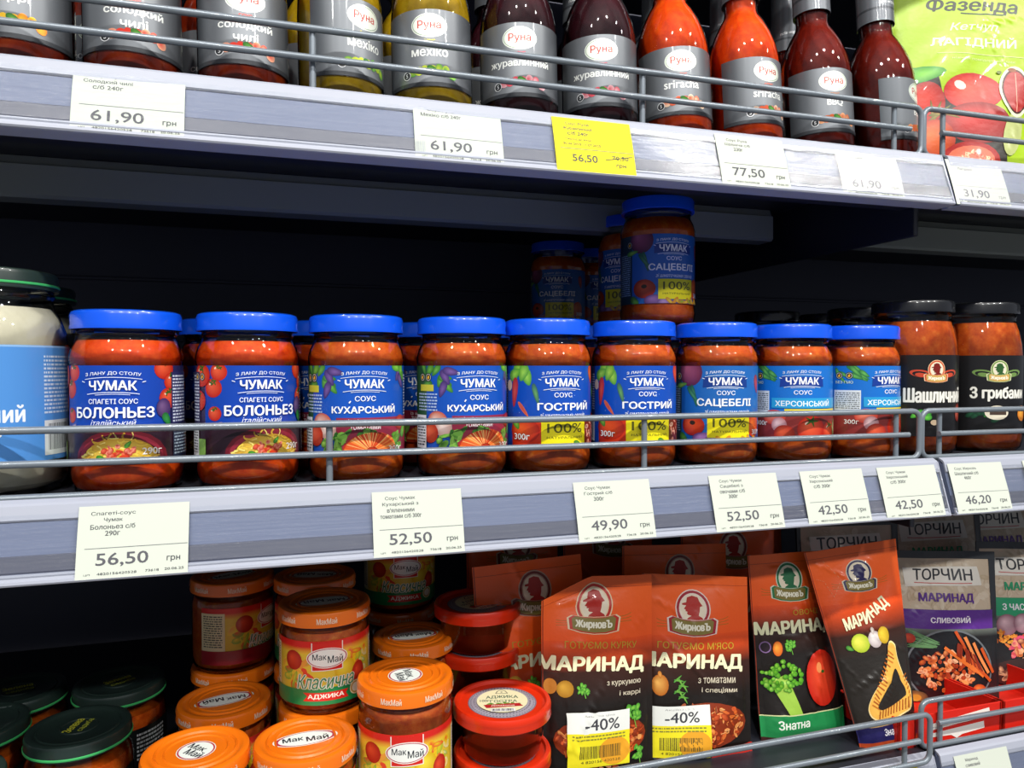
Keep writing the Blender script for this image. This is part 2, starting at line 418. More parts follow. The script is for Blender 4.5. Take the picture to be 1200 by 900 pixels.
tc = N_.new('ShaderNodeTexCoord'); mp = N_.new('ShaderNodeMapping'); nz = N_.new('ShaderNodeTexNoise'); bp = N_.new('ShaderNodeBump')
mp.inputs['Scale'].default_value = (1.2, 1, 30); nz.inputs['Scale'].default_value = 22; nz.inputs['Detail'].default_value = 4
bp.inputs['Strength'].default_value = .5; bp.inputs['Distance'].default_value = .002
L_.new(tc.outputs['Object'], mp.inputs[0]); L_.new(mp.outputs[0], nz.inputs['Vector']); L_.new(nz.outputs[0], bp.inputs['Height']); L_.new(bp.outputs[0], N_['Glossy BSDF'].inputs['Normal'])
RL = {(0, 0): 'price rail above the frame, left bay', (0, 1): 'price rail above the frame, right bay',
      (1, 0): 'long clear-fronted price rail under the glass sauce bottles', (1, 1): 'short price rail under the lime ketchup pouch',
      (2, 0): 'long grey price rail under the blue-lidded jars', (2, 1): 'short grey price rail under the second black-lidded jar',
      (3, 0): 'price rail in front of the orange-lidded jars and red pouches', (3, 1): 'price rail under the red trays'}
for i, (z, nm) in enumerate(LEV):
    for j, (x0, x1, mn) in enumerate(MODS): rail(x0 if j == 0 else x0 - .0, x1, z, RL[(i, j)])
# wire fronts
def wire_front(x0, x1, z, label, sag=0., stubs=()):
    t = thing('wire_basket_front', label, 'wire rack', (0, -.0050 if sag else .0135, z), group='wire fronts of the shelves')
    r = .00225; top, mid, bot = .0405, .0215, .0020; rc = .007
    def ZZ(x, zz): return zz - sag * min(x1 - x, .4)
    pts = []
    def corner(cx, cz, a0):
        for k in range(5):
            a = radians(a0 + 22.5 * k); pts.append((cx + rc * cos(a), 0, ZZ(cx + rc * cos(a), cz + rc * sin(a))))
    corner(x1 - rc, top - rc, 0); corner(x0 + rc, top - rc, 90); corner(x0 + rc, bot + rc, 180); corner(x1 - rc, bot + rc, 270)
    pts = pts[::-1]
    # frame as a closed loop of wire, long sides subdivided
    q = []
    for a, b in zip(pts, pts[1:] + pts[:1]):
        n = max(1, int(abs(b[0] - a[0]) / .1)); q += [tuple(a[k] + (b[k] - a[k]) * i / n for k in range(3)) for i in range(n)]
    link('frame_wire', tube('frame_wire', q, r, M['wire'], closed=True), t)
    lo, hi = x0 + .016, x1 - .013
    link('middle_wire', tube('middle_wire', [(lo, -.0022, ZZ(lo, mid)), (hi, -.0022, ZZ(hi, mid))], r * .95, M['wire']), t)
    for x in stubs:
        o = link('upright_wire', tube('upright_wire', [(x, .0025, ZZ(x, bot)), (x, .0025, ZZ(x, top))], r * .95, M['wire']), t)
    return t
wire_front(-.845, .4985, ZU, 'wire front above the frame, left bay', stubs=(0,))
wire_front(.5015, 1.74, ZU, 'wire front above the frame, right bay', stubs=(.6,))
wire_front(-.845, .4985, ZT, 'long grey wire front before the glass sauce bottles', stubs=(-.70, -.33, .0195, .2485, .4735))
wire_front(.5010, 1.74, ZT, 'short grey wire front before the lime ketchup pouch', stubs=(.5235, .80, 1.2))
wire_front(-.845, .5005, ZM, 'long grey wire front before the blue-lidded jars', stubs=(-.70, -.33, .0285, .2510, .4790))
wire_front(.5030, 1.74, ZM, 'short grey wire front before the second black-lidded jar', stubs=(.5240, .80, 1.2))
wire_front(-.845, .4960, ZL, 'long sagging grey wire front before the red pouches', sag=.018, stubs=(-.33, .0285, .2510, .4730))
wire_front(.5060, 1.74, ZL, 'short grey wire front before the red trays', stubs=(.5290, .80, 1.2))

# ================================================================== PRICE TAGS
def price_tag(x, zs, lines, price, label, yellow=None, small=True, h=40.5, w=57.5, dz=-.0012, seed=0, wash=False, bar=False):
    r = random.Random(seed); c = Canvas(-w / 2, w / 2, h, '#cdd3c6'); g = '#4a4b50'
    if yellow: c = Canvas(-w / 2, w / 2, h, '#ecdc0e')
    n = len(lines)
    for i, l in enumerate(lines): c.text(l, -11, 4.6 + 3.7 * i, min(26, 1.9 * len(l)), 2.7, g, .03)
    c.rect(-w / 2 + 4, h * .585, w / 2 - .5, h * .585 + .35, '#77787c')
    if yellow:
        c.text('Період дії Акції', -11, 16.6, 19, 2.0, g); c.text('30.06.2025-17.07.2025', -9, 20.2, 27, 1.6, g)
        c.text(price, -8, 31, 18, 6, '#4a4b50', .02); c.text(yellow, 18, 28.6, 12, 3.2, g, .01)
        c.line([(7, 30.5), (27, 26.5)], .4, g); c.text('грн', 18, 34.6, 7, 2.8, g, .01)
    else:
        c.text(price, -5.5, 30.6, 26.5, 7.6, '#55555c', .024); c.text('грн', 21, 32.2, 7.0, 3.3, g, .02)
        c.text('ЦП', -23, 38.2, 3, 1.0, g); c.text('4820156420528', -8, 38.0, 20, 1.3, g); c.text('73618', 10, 37.8, 7, 1.3, g); c.text('20.06.25', 21.5, 37.6, 10, 1.3, g)
    if bar: c.bars(-30, 28, -22, 36, '#b9bdbf', r)
    dd = .0017 if wash else .0026
    def f(u, v, off):
        t = v / h; e = dd + off + .0005 * sin(pi * t)
        return (u * .001, .0035 - .0120 * t - .956 * e, -.0020 - .0385 * t + .294 * e), (0, -.956, .294)
    me = c.build('price_tag', f, M['card'], None, 5)
    o = link('price_tag', me); o.location = (x, 0, zs + dz); o.rotation_euler[1] = radians(r.uniform(-.5, .5))
    tag(o, label, 'price tag', 'price tags on the rails'); return o
TG = [
 (-.0812, ZT, ['Соус Руна', 'Солодкий чилі', 'с/б 240г'], '61,90', 'white price tag 61,90 under the dark red chilli bottles, leftmost on the top rail', None, True),
 (.1088, ZT, ['Соус Руна', 'Мехіко с/б 240г'], '61,90', 'washed-out white price tag 61,90 beside the yellow price tag', None, True),
 (.2020, ZT, ['Соус Руна', 'Журавлинний', 'с/б 240г'], '56,50', 'yellow promotional price tag 56,50 with a crossed-out old price', '70,50', False),
 (.3265, ZT, ['Соус Руна', 'Шрірача с/б', '230г'], '77,50', 'white price tag 77,50 under the orange chilli bottles', None, False),
 (.4310, ZT, ['Соус Руна BBQ', 'с/б 240г'], '61,90', 'white price tag 61,90 under the brown barbecue bottles', None, True),
 (.5395, ZT, ['Кетчуп', 'Лагідний'], '31,90', 'white price tag 31,90 under the lime ketchup pouch', None, True),
 (-.0812, ZM, ['Спагеті-соус', 'Чумак', 'Болоньез с/б', '290г'], '56,50', 'white price tag 56,50 under the first blue-lidded jar', None, False),
 (.0820, ZM, ['Соус Чумак', 'Кухарський з', "в'яленими", 'томатами с/б 300г'], '52,50', 'white price tag 52,50 with four lines of text above an orange-lidded jar label', None, False),
 (.2180, ZM, ['Соус Чумак', 'Гострий с/б', '300г'], '49,90', 'white price tag 49,90 above the red marinade pouches', None, False),
 (.3235, ZM, ['Соус Чумак', 'Сацебелі з', 'овочами с/б', '300г'], '52,50', 'white price tag 52,50 just beside the first 42,50 price tag', None, False),
 (.4020, ZM, ['Соус Чумак', 'Херсонський', 'с/б 300г'], '42,50', 'white price tag 42,50 farther from the rail joint', None, False),
 (.4740, ZM, ['Соус Чумак', 'Херсонський', 'с/б 300г'], '42,50', 'white price tag 42,50 at the end of the long rail by the joint', None, False),
 (.5450, ZM, ['Соус Жирновъ', 'Шашличний с/б', '460г'], '46,20', 'white price tag 46,20 at the start of the right rail', None, False),
 (.6260, ZM, ['Соус Жирновъ', 'З грибами с/б', '460г'], '46,20', 'white price tag cut by the right edge of the frame under the black jar', None, False),
 (.5560, ZL, ['Маринад', 'сливовий'], '24,90', 'white price tag on the lowest rail below the red tray', None, False),
 (.4600, ZL, ['Маринад', 'Жирновъ'], '19,90', 'yellow price tag on the lowest rail beside the rail joint', '33,50', False)]
for k, (x, z, ls, p, lab, yl, wash) in enumerate(TG):
    o = price_tag(x, z, ls, p, lab, yl, seed=k + 3, wash=wash, bar=(k == 1))

# ================================================================== JARS
MESH = {}
def once(key, fn):
    if key not in MESH: MESH[key] = fn()
    return MESH[key]
def lid_profile(R, h, z, turn=.0015, rings=()):
    top = z + h; p = [(R - .0025, z - .0), (R, z), (R + .0002, z + .0012), (R - .0003, z + .003), (R, top - .003), (R - .0008, top - .0009), (R - .0028, top), (R - .005, top - .0004), (R - .0065, top - .0013)]
    for r, dz in rings: p.append((r, top + dz))
    p.append((0, p[-1][1])); return p
def chumak_bodies():
    R, H = .0325, .111
    g = [(0, .0015), (.024, .0012), (.0275, 0), (.0305, .0018), (.0322, .006), (.0327, .011), (.0325, .0155), (.0320, .0170), (.0320, .0785), (.0325, .0800), (.0325, .0835), (.0312, .0885), (.0292, .0925), (.0284, .0945), (.0284, .0960), (.0292, .0970), (.0284, .0985), (.0284, .1035)]
    s = [(0, .0028), (.024, .0024), (.0290, .0028), (.0312, .007), (.0318, .012), (.0311, .0175), (.0311, .0780), (.0318, .0810), (.0316, .0838), (.0303, .0883), (.0284, .0918), (.0276, .0930), (0, .0934)]
    return g, s, lid_profile(.0318, .0115, .0997, rings=((.024, -.0013), (.0225, -.0006), (.021, -.0013)))
def part(name, key, fn, parent, label=None):
    o = link(name, once(key, fn), parent)
    if label: o['label'] = label
    return o
rnd = random.Random(5)
R0 = random.Random(11)
def tomato(c, x, y, r, rot=0):
    c.ball(x, y, r, r * .92, '#f0623a', '#b81a0c'); c.ell(x - r * .35, y - r * .4, r * .16, r * .1, '#ffd9c4', -30, 8)
    for a in range(5): c.leaf(x + .22 * r * cos(a * 1.25 + rot), y - r * .55 + .14 * r * sin(a * 1.25), r * .6, r * .14, a * 72 + rot * 50, '#3f7a1e', '#23500f')
def brand_block(c, yo=0, plate=None):
    c.text('З ЛАНУ ДО СТОЛУ', 0, 4.6 + yo, 31, 2.3, '#e9eef8', .03, arc=1.1)
    c.arcline(0, 7.0 + yo, 32, 1.3, .35, '#e9eef8')
    if plate:
        c.poly([(-17, 8.6 + yo), (17, 8.6 + yo), (17.6, 16.6 + yo), (10, 15.6 + yo), (0, 15.1 + yo), (-10, 15.6 + yo), (-17.6, 16.6 + yo)], plate)
    c.text('ЧУМАК', 0, 11.7 + yo, 26, 5.6, '#ffffff', .045, arc=.3)
    for sx in (-1, 1): c.line([(sx * 16, 10 + yo), (sx * 18, 9.4 + yo)], .5, '#e9eef8')
    c.arcline(0, 15.9 + yo, 29, 1.2, .4, '#e9eef8'); c.arcline(0, 17.0 + yo, 19, .5, .3, '#e9eef8')
def badge(c, x, y, r, col='#f6b62a'):
    c.ell(x, y, r, r, '#14161c', n=16); c.ell(x, y, r * .8, r * .8, '#e9e4d0', n=16); c.ell(x, y, r * .68, r * .68, '#14161c', n=16); c.leaf(x, y, r * .9, r * .6, -70, col)
def side_text(c, x0, x1, bg=None, col='#d9e2f4', y0=6, y1=36, n=15):
    if bg: c.rect(x0 - 1, y0 - 2, x1 + 1, y1 + 1, bg)
    c.smalltext(x0, y0, x1, y1, n, col, R0)
HL = 58.5
def label_bolognese():
    c = Canvas(-62, 62, HL, '#0c42ae'); r = random.Random(1)
    c.rect(-62, 0, -38, HL, '#33284e'); c.rect(34, 0, 62, HL, '#2b2a5c')
    for x, y, q in ((-27, 4, 6), (-31, 14, 6.5), (-30, 30, 5), (30, 2, 7), (36, 10, 6.5), (33, 20, 7), (-41, 6, 8), (-44, 22, 7)): tomato(c, x, y, q, x)
    c.ball(29, 26, 5, 6, '#7a5a8a', '#3a2560'); c.leaf(31, 33, 9, 5, 60, '#3aa04a', '#1d6a30'); c.leaf(-27, 37, 7, 3, -30, '#c8b9d8', '#8a7aa0')
    side_text(c, 36, 52, '#2a2c60'); side_text(c, -56, -44, '#3a3860'); badge(c, -40, 7, 2.6); badge(c, -46, 7, 2.6)
    brand_block(c)
    c.text('СПАГЕТІ СОУС', 0, 21.3, 27, 2.9, '#f2f5ff', .03)
    c.text('БОЛОНЬЕЗ', 0, 28.0, 45, 6.3, '#ffffff', .05)
    c.text('італійський', 0, 34.0, 25, 3.6, '#f2f5ff', .01, .35)
    c.rect(-62, 37.2, 62, HL, '#2c1524')
    c.ell(4, 57, 27, 19, '#6d1424'); c.ell(4, 57, 24.5, 16.8, '#8f2436'); c.ell(4, 58, 22.5, 15, '#5a1f1a')
    c.ball(4, 56, 20.5, 13, '#f6dc62', '#c99a2c', 0, -.3)
    c.food(4, 55, 20, 12, ['#f0cf4e', '#e6b93a', '#f7e07a', '#d8a838'], 110, r, (2, 4), True)
    c.food(4, 52, 9, 4.5, ['#d4401c', '#e86a4a', '#b72a14', '#e9927a'], 22, r, (1.2, 2.6)); c.leaf(-6, 55, 6, 3, 20, '#5fae3a', '#2f7a20'); c.leaf(8, 47, 5, 2.4, -50, '#6fbe45', '#2f7a20')
    c.text('290г', 21, 51.5, 11, 4, '#f4f0ea', .03); side_text(c, 36, 52, '#1f2740', '#9fb0c0', 38, 56, 9); c.rect(-50, 46, -36, 57, '#7da84f'); side_text(c, -52, -44, '#d9d9dc', '#333333', 40, 56, 9)
    return c
def label_cook():
    c = Canvas(-62, 62, HL, '#1052ba'); r = random.Random(2)
    c.rect(-62, 0, -40, HL, '#2d5a34')
    for k in range(8): c.leaf(r.uniform(-44, -22), r.uniform(1, 15), r.uniform(8, 13), r.uniform(4, 6), r.uniform(0, 180), '#6fb544', '#2c6f2a')
    for x, y, a in ((-24, 8, 60), (-26, 16, 110), (-20, 4, 10), (27, 5, 120), (30, 10, 60)): c.leaf(x, y, 12, 5.5, a, '#7a5aa0', '#3c2a68')
    for x, y, a in ((25, 1, 20), (31, 3, 70), (36, 8, 40)): c.leaf(x, y, 11, 6, a, '#8ccf4e', '#3d8a2e')
    badge(c, -38, 8, 3); badge(c, -44.5, 8, 3); c.rect(-47, 13, -33, 17.5, '#d6cf3a')
    side_text(c, -50, -30, None, '#b8cbe8', 19, 32, 6); side_text(c, 36, 54, '#1b3a80')
    brand_block(c)
    c.text('СОУС', 0, 21.5, 13.5, 3.3, '#f2f5ff', .03)
    c.text('КУХАРСЬКИЙ', 0, 28.2, 44, 5.6, '#ffffff', .045); c.line([(-10.5, 24.4), (-9.5, 23.0)], .8, '#ffffff')
    c.rect(-19, 34, 40, 58, '#962a44')
    c.text("із в'яленими", 0, 36.2, 22, 2.6, '#f6e9ec', .02); c.text('томатами', 0, 40.2, 20, 3.0, '#f6e9ec', .04)
    c.ball(-30, 38, 8, 7, '#f0c9b8', '#c4553a'); c.ball(-25, 42, 6, 7, '#f4e2da', '#c99a90'); c.ball(-36, 46, 7, 7, '#e8674a', '#b02a18')
    c.food(0, 52, 32, 9, ['#4f8f2e', '#7fbf4a', '#2f6a22', '#9ad05a'], 40, r, (2, 5)); c.ball(28, 38, 6, 5, '#d8452a', '#8f1a10'); c.leaf(33, 43, 12, 6, -60, '#8ccf4e', '#3d8a2e')
    c.ell(4, 56, 19, 12, '#b53016')
    for k in range(44):
        a = pi + pi * (k + .5) / 44; c.line([(4 + 4 * cos(a), 56 + 3 * sin(a)), (4 + 18 * cos(a + .08), 56 + 12.5 * sin(a))], r.uniform(.6, 1.2), r.choice(['#f08a3a', '#e05a24', '#c83a14', '#f4b06a']))
    c.text('300г', 22, 55, 12, 3.8, '#f4f0ea', .03); side_text(c, -50, -40, '#e4e6ea', '#444444', 36, 56, 10)
    return c
def hundred(c, x0, x1, y0=38.5, y1=59):
    c.rect(x0, y0, x1, y1, '#f1e313'); m = (x0 + x1) / 2 + .4
    c.text('100%', m, y0 + 5.6, (x1 - x0) * .78, 6.6, '#5a5a12', .02); c.text('НАТУРАЛЬНИЙ', m, y0 + 12, (x1 - x0) * .8, 2.1, '#5a5a12', .02)
def label_hot():
    c = Canvas(-62, 62, HL, '#0c4cb6'); r = random.Random(3)
    c.rect(-62, 0, -47, HL, '#1c2a6a'); side_text(c, -58, -48, None, '#c4d2ee', 6, 34, 15)
    for x, y, a in ((-33, 3, 20), (-27, 8, 70), (-38, 6, -30), (-30, 5, 110)): c.leaf(x, y, 13, 8, a, '#a5dd54', '#4c9a34')
    c.leaf(-38, 19, 22, 6, 95, '#e8584a', '#b02030'); c.leaf(-20, 20, 16, 4, 75, '#6aa860', '#2a5a60'); c.leaf(-30, 31, 14, 3, 50, '#c04a40', '#e06a3a'); c.leaf(31, 6, 15, 9, 70, '#f4683a', '#c8301c'); c.ell(-44, 14, 3, 4, '#e8cdb8')
    for k in range(12): c.ell(r.uniform(-34, 30), r.uniform(20, 36), .35, .35, '#8fb0f0', n=6)
    brand_block(c)
    c.text('СОУС', 0, 20.6, 13.5, 3.3, '#f2f5ff', .03)
    c.text('ГОСТРИЙ', 2, 28.2, 41, 6.4, '#ffffff', .05)
    c.text('зі шматочками овочів', 1, 35.0, 36, 3.4, '#f2f5ff', .02, .3)
    c.rect(-40, 38.5, -15, HL, '#c8300f'); c.ball(-29, 46, 12, 9, '#f4602c', '#a81a0c'); c.leaf(-36, 41, 10, 6, 60, '#8fc94a', '#3a7a22')
    hundred(c, -16, 19); c.leaf(0, 57, 18, 4, 0, '#e8762a', '#d84a1c'); c.leaf(12, 56, 9, 4, 30, '#7fb53a', '#3a7a22')
    c.text('300г', -31, 50.5, 13, 4.2, '#ffffff', .03, out='#7a1c10', ow=.08)
    c.rect(19, 38.5, 40, HL, '#6a2018'); c.food(27, 48, 8, 10, ['#e89a80', '#c05040', '#8a2a22', '#f0c0a8'], 24, r, (1, 3.5))
    c.rect(-60, 39, -46, 57, '#e6e8ea'); c.bars(-58, 41, -48, 55, '#30343c', r)
    return c
def label_satsebeli(deep=False):
    c = Canvas(-62, 62, HL, '#1c66b6'); r = random.Random(4)
    c.rect(-62, 0, -38, HL, '#28404a'); side_text(c, -56, -40, None, '#a8c4d8', 16, 52, 20)
    c.ball(-29, 5, 11, 11, '#b8607e', '#5a2244'); badge(c, -41, 8, 3.2); c.leaf(-38, 15, 13, 4, -10, '#9fd05a', '#3f8a3a')
    for a in (60, 75, 50): c.leaf(-27 + a * .03, 23, 18, 3.4, a, '#4f9a6a', '#1f5a44')
    c.leaf(31, 14, 15, 7, 80, '#d0504a', '#8a2a3a')
    brand_block(c, plate='#123a8a')
    c.text('СОУС', 0, 20.6, 14, 3.3, '#f2f5ff', .03)
    c.text('САЦЕБЕЛІ', 0, 28.4, 44, 6.6, '#ffffff', .045)
    c.text('зі шматочками овочів', 2, 35.0, 36, 3.2, '#e8f0ff', .02, .3)
    c.ball(-26, 46, 10, 8, '#f4602c', '#a81a0c'); c.ell(-26, 44, 2.6, 1.8, '#3a2a10', n=8)
    c.ball(-17, 56, 9, 5, '#a878b8', '#5a3a78'); c.ball(-8, 58, 7, 4, '#c8a0d0', '#6a4a88'); c.leaf(-35, 56, 10, 6, 30, '#6fb544', '#2c6f2a')
    c.ball(26, 46, 8, 9, '#ff7a2c', '#c82a0c'); hundred(c, -14, 20, 38, 55)
    for k in range(9): c.leaf(-4 + 4 * k, 57, 10, 3, r.uniform(0, 180), r.choice(['#f4d84a', '#f0a82a', '#7fbf3a']), '#d8861a')
    c.text('300г', 29, 51, 11, 4, '#ffffff', .03)
    return c
def label_kherson():
    c = Canvas(-62, 62, HL, '#1470cc'); r = random.Random(6)
    for k in range(12): c.leaf(r.uniform(-50, -20), r.uniform(0, 12), r.uniform(9, 15), r.uniform(2.5, 4), r.uniform(20, 70), '#6fc05a', '#1f6a3a')
    badge(c, -43, 8, 3); badge(c, -35, 8, 3); c.text('БЕЗ ГМО', -39, 13.4, 14, 2.2, '#d8ecc8', .02)
    brand_block(c, plate='#123a96')
    c.text('СОУС', 0, 21, 14, 3.3, '#f2f5ff', .03)
    c.rect(-24, 25.5, 62, 33.5, '#2a9fd8'); c.text('ХЕРСОНСЬКИЙ', 2, 29.3, 46, 5.4, '#f4fbff', .035)
    c.rect(-14, 34.2, 62, 39.5, '#f1d813'); c.text('ЗІ СВІЖИХ ТОМАТІВ', 4, 36.4, 30, 1.8, '#8a7a10', .02)
    side_text(c, -46, -27, '#dfe6ea', '#5a6068', 22, 36, 9)
    c.rect(-62, 39.5, 62, HL, '#8c2f2c'); c.ball(-22, 41, 9, 6, '#f08a70', '#c83a2a'); c.ball(-18, 47, 6, 6, '#f0cdd0', '#b87a80')
    tomato(c, 7, 50, 11.5); tomato(c, 26, 52, 9); c.ball(-14, 54, 8, 7, '#e8603c', '#a82414'); c.ball(40, 50, 9, 8, '#d8c8a0', '#7a9a4a'); c.text('300г', -33, 46, 11, 3.6, '#f4f0ea', .02)
    return c
LBL = dict(bolognese=label_bolognese, cook=label_cook, hot=label_hot, satsebeli=label_satsebeli, kherson=label_kherson)
def sauce_jar(kind, sauce, x, y, z, turn, label, group, lid='lid_blue', lidlabel=None):
    t = thing('sauce_jar', label, 'jar', (x, y, z), 0, group)
    g, s, l = chumak_bodies()
    part('sauce_filling', 'ch_s' + sauce, lambda: lathe('sauce_filling', s, M[sauce]), t)
    part('glass_body', 'ch_g', lambda: lathe('glass_body', g, M['glass']), t)
    part('lid', 'ch_l' + lid, lambda: lathe('lid', l, M[lid]), t, lidlabel)
    o = part('paper_label', 'ch_lab' + kind, lambda: LBL[kind]().build('paper_label', cyl_map(.0322, .0775), M['print'], 3.0), t)
    o.rotation_euler[2] = radians(turn)
    return t
def facing(x, y):   # angle that turns a label towards the aisle viewpoint
    return math.degrees(math.atan2(-(0 - x), -(-.47 - y)) * -1)
ROW = (( -.0935, 'bolognese', 'sauce_bright', -15, 'bolognese sauce jar with a blue lid, beside the white sauce jar'),
       (-.0215, 'bolognese', 'sauce_bright', 15, 'bolognese sauce jar with a blue lid, second from the white sauce jar'),
       (.0492, 'cook', 'sauce_orange', 10, 'blue-lidded jar with garlic and herbs on its label, nearer the bolognese jars'),
       (.1238, 'cook', 'sauce_orange', 22, 'blue-lidded jar with garlic and herbs on its label, nearer the hot sauce jars'),
       (.1892, 'hot', 'sauce_orange', 21, 'blue-lidded hot sauce jar with chilli on its label, nearer the garlic and herb jars'),
       (.2603, 'hot', 'sauce_orange', 19, 'blue-lidded hot sauce jar, in front of the jar stacked above the row'),
       (.3332, 'satsebeli', 'sauce_orange', 14, 'blue-lidded jar with a purple onion on its blue label, beside the hot sauce jars'),
       (.4045, 'kherson', 'sauce_orange', 17, 'jar with a light blue and yellow label and tomatoes, farther from the black-labelled jars'),
       (.4735, 'kherson', 'sauce_orange', 50, 'jar with a turned light blue label, touching the black-labelled jar'))
for x, kd, sc, dt, lab in ROW:
    az = math.degrees(math.atan2(x, .522))       # label facing the camera needs a turn of -az
    sauce_jar(kd, sc, x, .052, ZM, -az + dt, lab, 'blue-lidded sauce jars in the front row')
# second and third rows glimpsed between the front jars
for k, (x, kd) in enumerate(((-.110, 'bolognese'), (-.040, 'bolognese'), (.034, 'cook'), (.1135, 'cook'), (.1835, 'hot'), (.2665, 'hot'), (.336, 'satsebeli'), (.408, 'kherson'))):
    nm = ['the white sauce jar', 'the first bolognese jar', 'the second bolognese jar', 'the third jar', 'the fourth jar', 'the stacked sauce jar', 'the front onion-label jar', 'the light blue label jars'][k]
    sauce_jar(kd, 'sauce_red', x, .122, ZM, R0.uniform(-20, 20), 'blue-lidded jar of the second row, mostly hidden behind ' + nm if k != 5 else 'blue-lidded jar of the second row carrying the stacked sauce jar', 'blue-lidded sauce jars in the second row')
sauce_jar('satsebeli', 'sauce_orange', .318, .122, ZM + .1115, -28 + 26, 'sauce jar stacked on top of another, half in the shade above the front row', 'stacked sauce jars')
sauce_jar('satsebeli', 'sauce_orange', .3300, .198, ZM + .1115, -30 - 20, 'dark sauce jar just behind the stacked one, showing only a sliver', 'stacked sauce jars')
sauce_jar('satsebeli', 'sauce_red', .3260, .198, ZM, -30, 'hidden jar of the third row carrying the sliver of a stacked jar', 'jars of the third row')
sauce_jar('satsebeli', 'sauce_orange', .314, .36, ZM + .1115, -22, 'sauce jar standing in deep shade far back on the shelf, label still readable', 'stacked sauce jars')
sauce_jar('satsebeli', 'sauce_red', .314, .36, ZM, -22, 'hidden jar carrying the jar in deep shade', 'jars of the third row')
sauce_jar('satsebeli', 'sauce_orange', .372, .40, ZM + .1115, 10, 'sauce jar in deep shade beside the far readable one', 'stacked sauce jars')
sauce_jar('satsebeli', 'sauce_red', .372, .40, ZM, 10, 'hidden jar carrying the farthest shaded jar', 'jars of the third row')

# white sauce jars
def white_jar(x, y, turn, label):
    t = thing('white_sauce_jar', label, 'jar', (x, y, ZM), 0, 'white sauce jars')
    g = [(0, .002), (.034, .001), (.040, .001), (.0435, .006), (.0445, .014), (.0445, .088), (.0435, .098), (.040, .108), (.0372, .113), (.0365, .118), (.0378, .120), (.0368, .122), (.0368, .127)]
    s = [(0, .003), (.034, .003), (.0425, .007), (.0437, .014), (.0437, .088), (.0427, .098), (.0392, .1075), (.0360, .1125), (0, .113)]
    part('sauce_filling', 'wj_s', lambda: lathe('sauce_filling', s, M['mayo']), t)
    part('glass_body', 'wj_g', lambda: lathe('glass_body', g, M['glass']), t)
    part('lid', 'wj_l', lambda: lathe('lid', lid_profile(.0395, .0115, .1235, rings=((.028, -.0013), (.026, -.0004), (.024, -.0013))), M['lid_green']), t)
    part('lid_ring', 'wj_r', lambda: lathe('lid_ring', [(.0397, .1255), (.0402, .1259), (.0402, .1268), (.0397, .1272)], M['lime_ring']), t, 'light green line around the lid')
    def lab():
        c = Canvas(-78, 78, 69, '#4f8fd6'); r = random.Random(8)
        c.rect(-78, 0, 78, 1.2, '#8ab8e8'); c.text('Майонезний', -22, 40, 64, 10, '#eef4fa', .05); c.text('соус', -12, 52, 20, 6, '#eef4fa', .04)
        c.smalltext(22, 6, 46, 42, 15, '#c8dcf2', r); c.rect(22, 45, 46, 66, '#dfe4e4'); c.bars(25, 47, 44, 63, '#555a60', r); c.ell(-17, 57, 13, 7.5, '#e6ebe8'); c.text('380г', -17, 57, 12, 5, '#44708f', .02)
        return c.build('paper_label', cyl_map(.0447, .0895), M['print'], 3.0)
    o = part('paper_label', 'wj_lab', lab, t); o.rotation_euler[2] = radians(turn)
    return t
white_jar(-.1745, .062, 30, 'white sauce jar with a plain blue label cut by the left edge of the frame')
white_jar(-.1880, .160, 30, 'white sauce jar behind the other one, only its lid and shoulder showing')

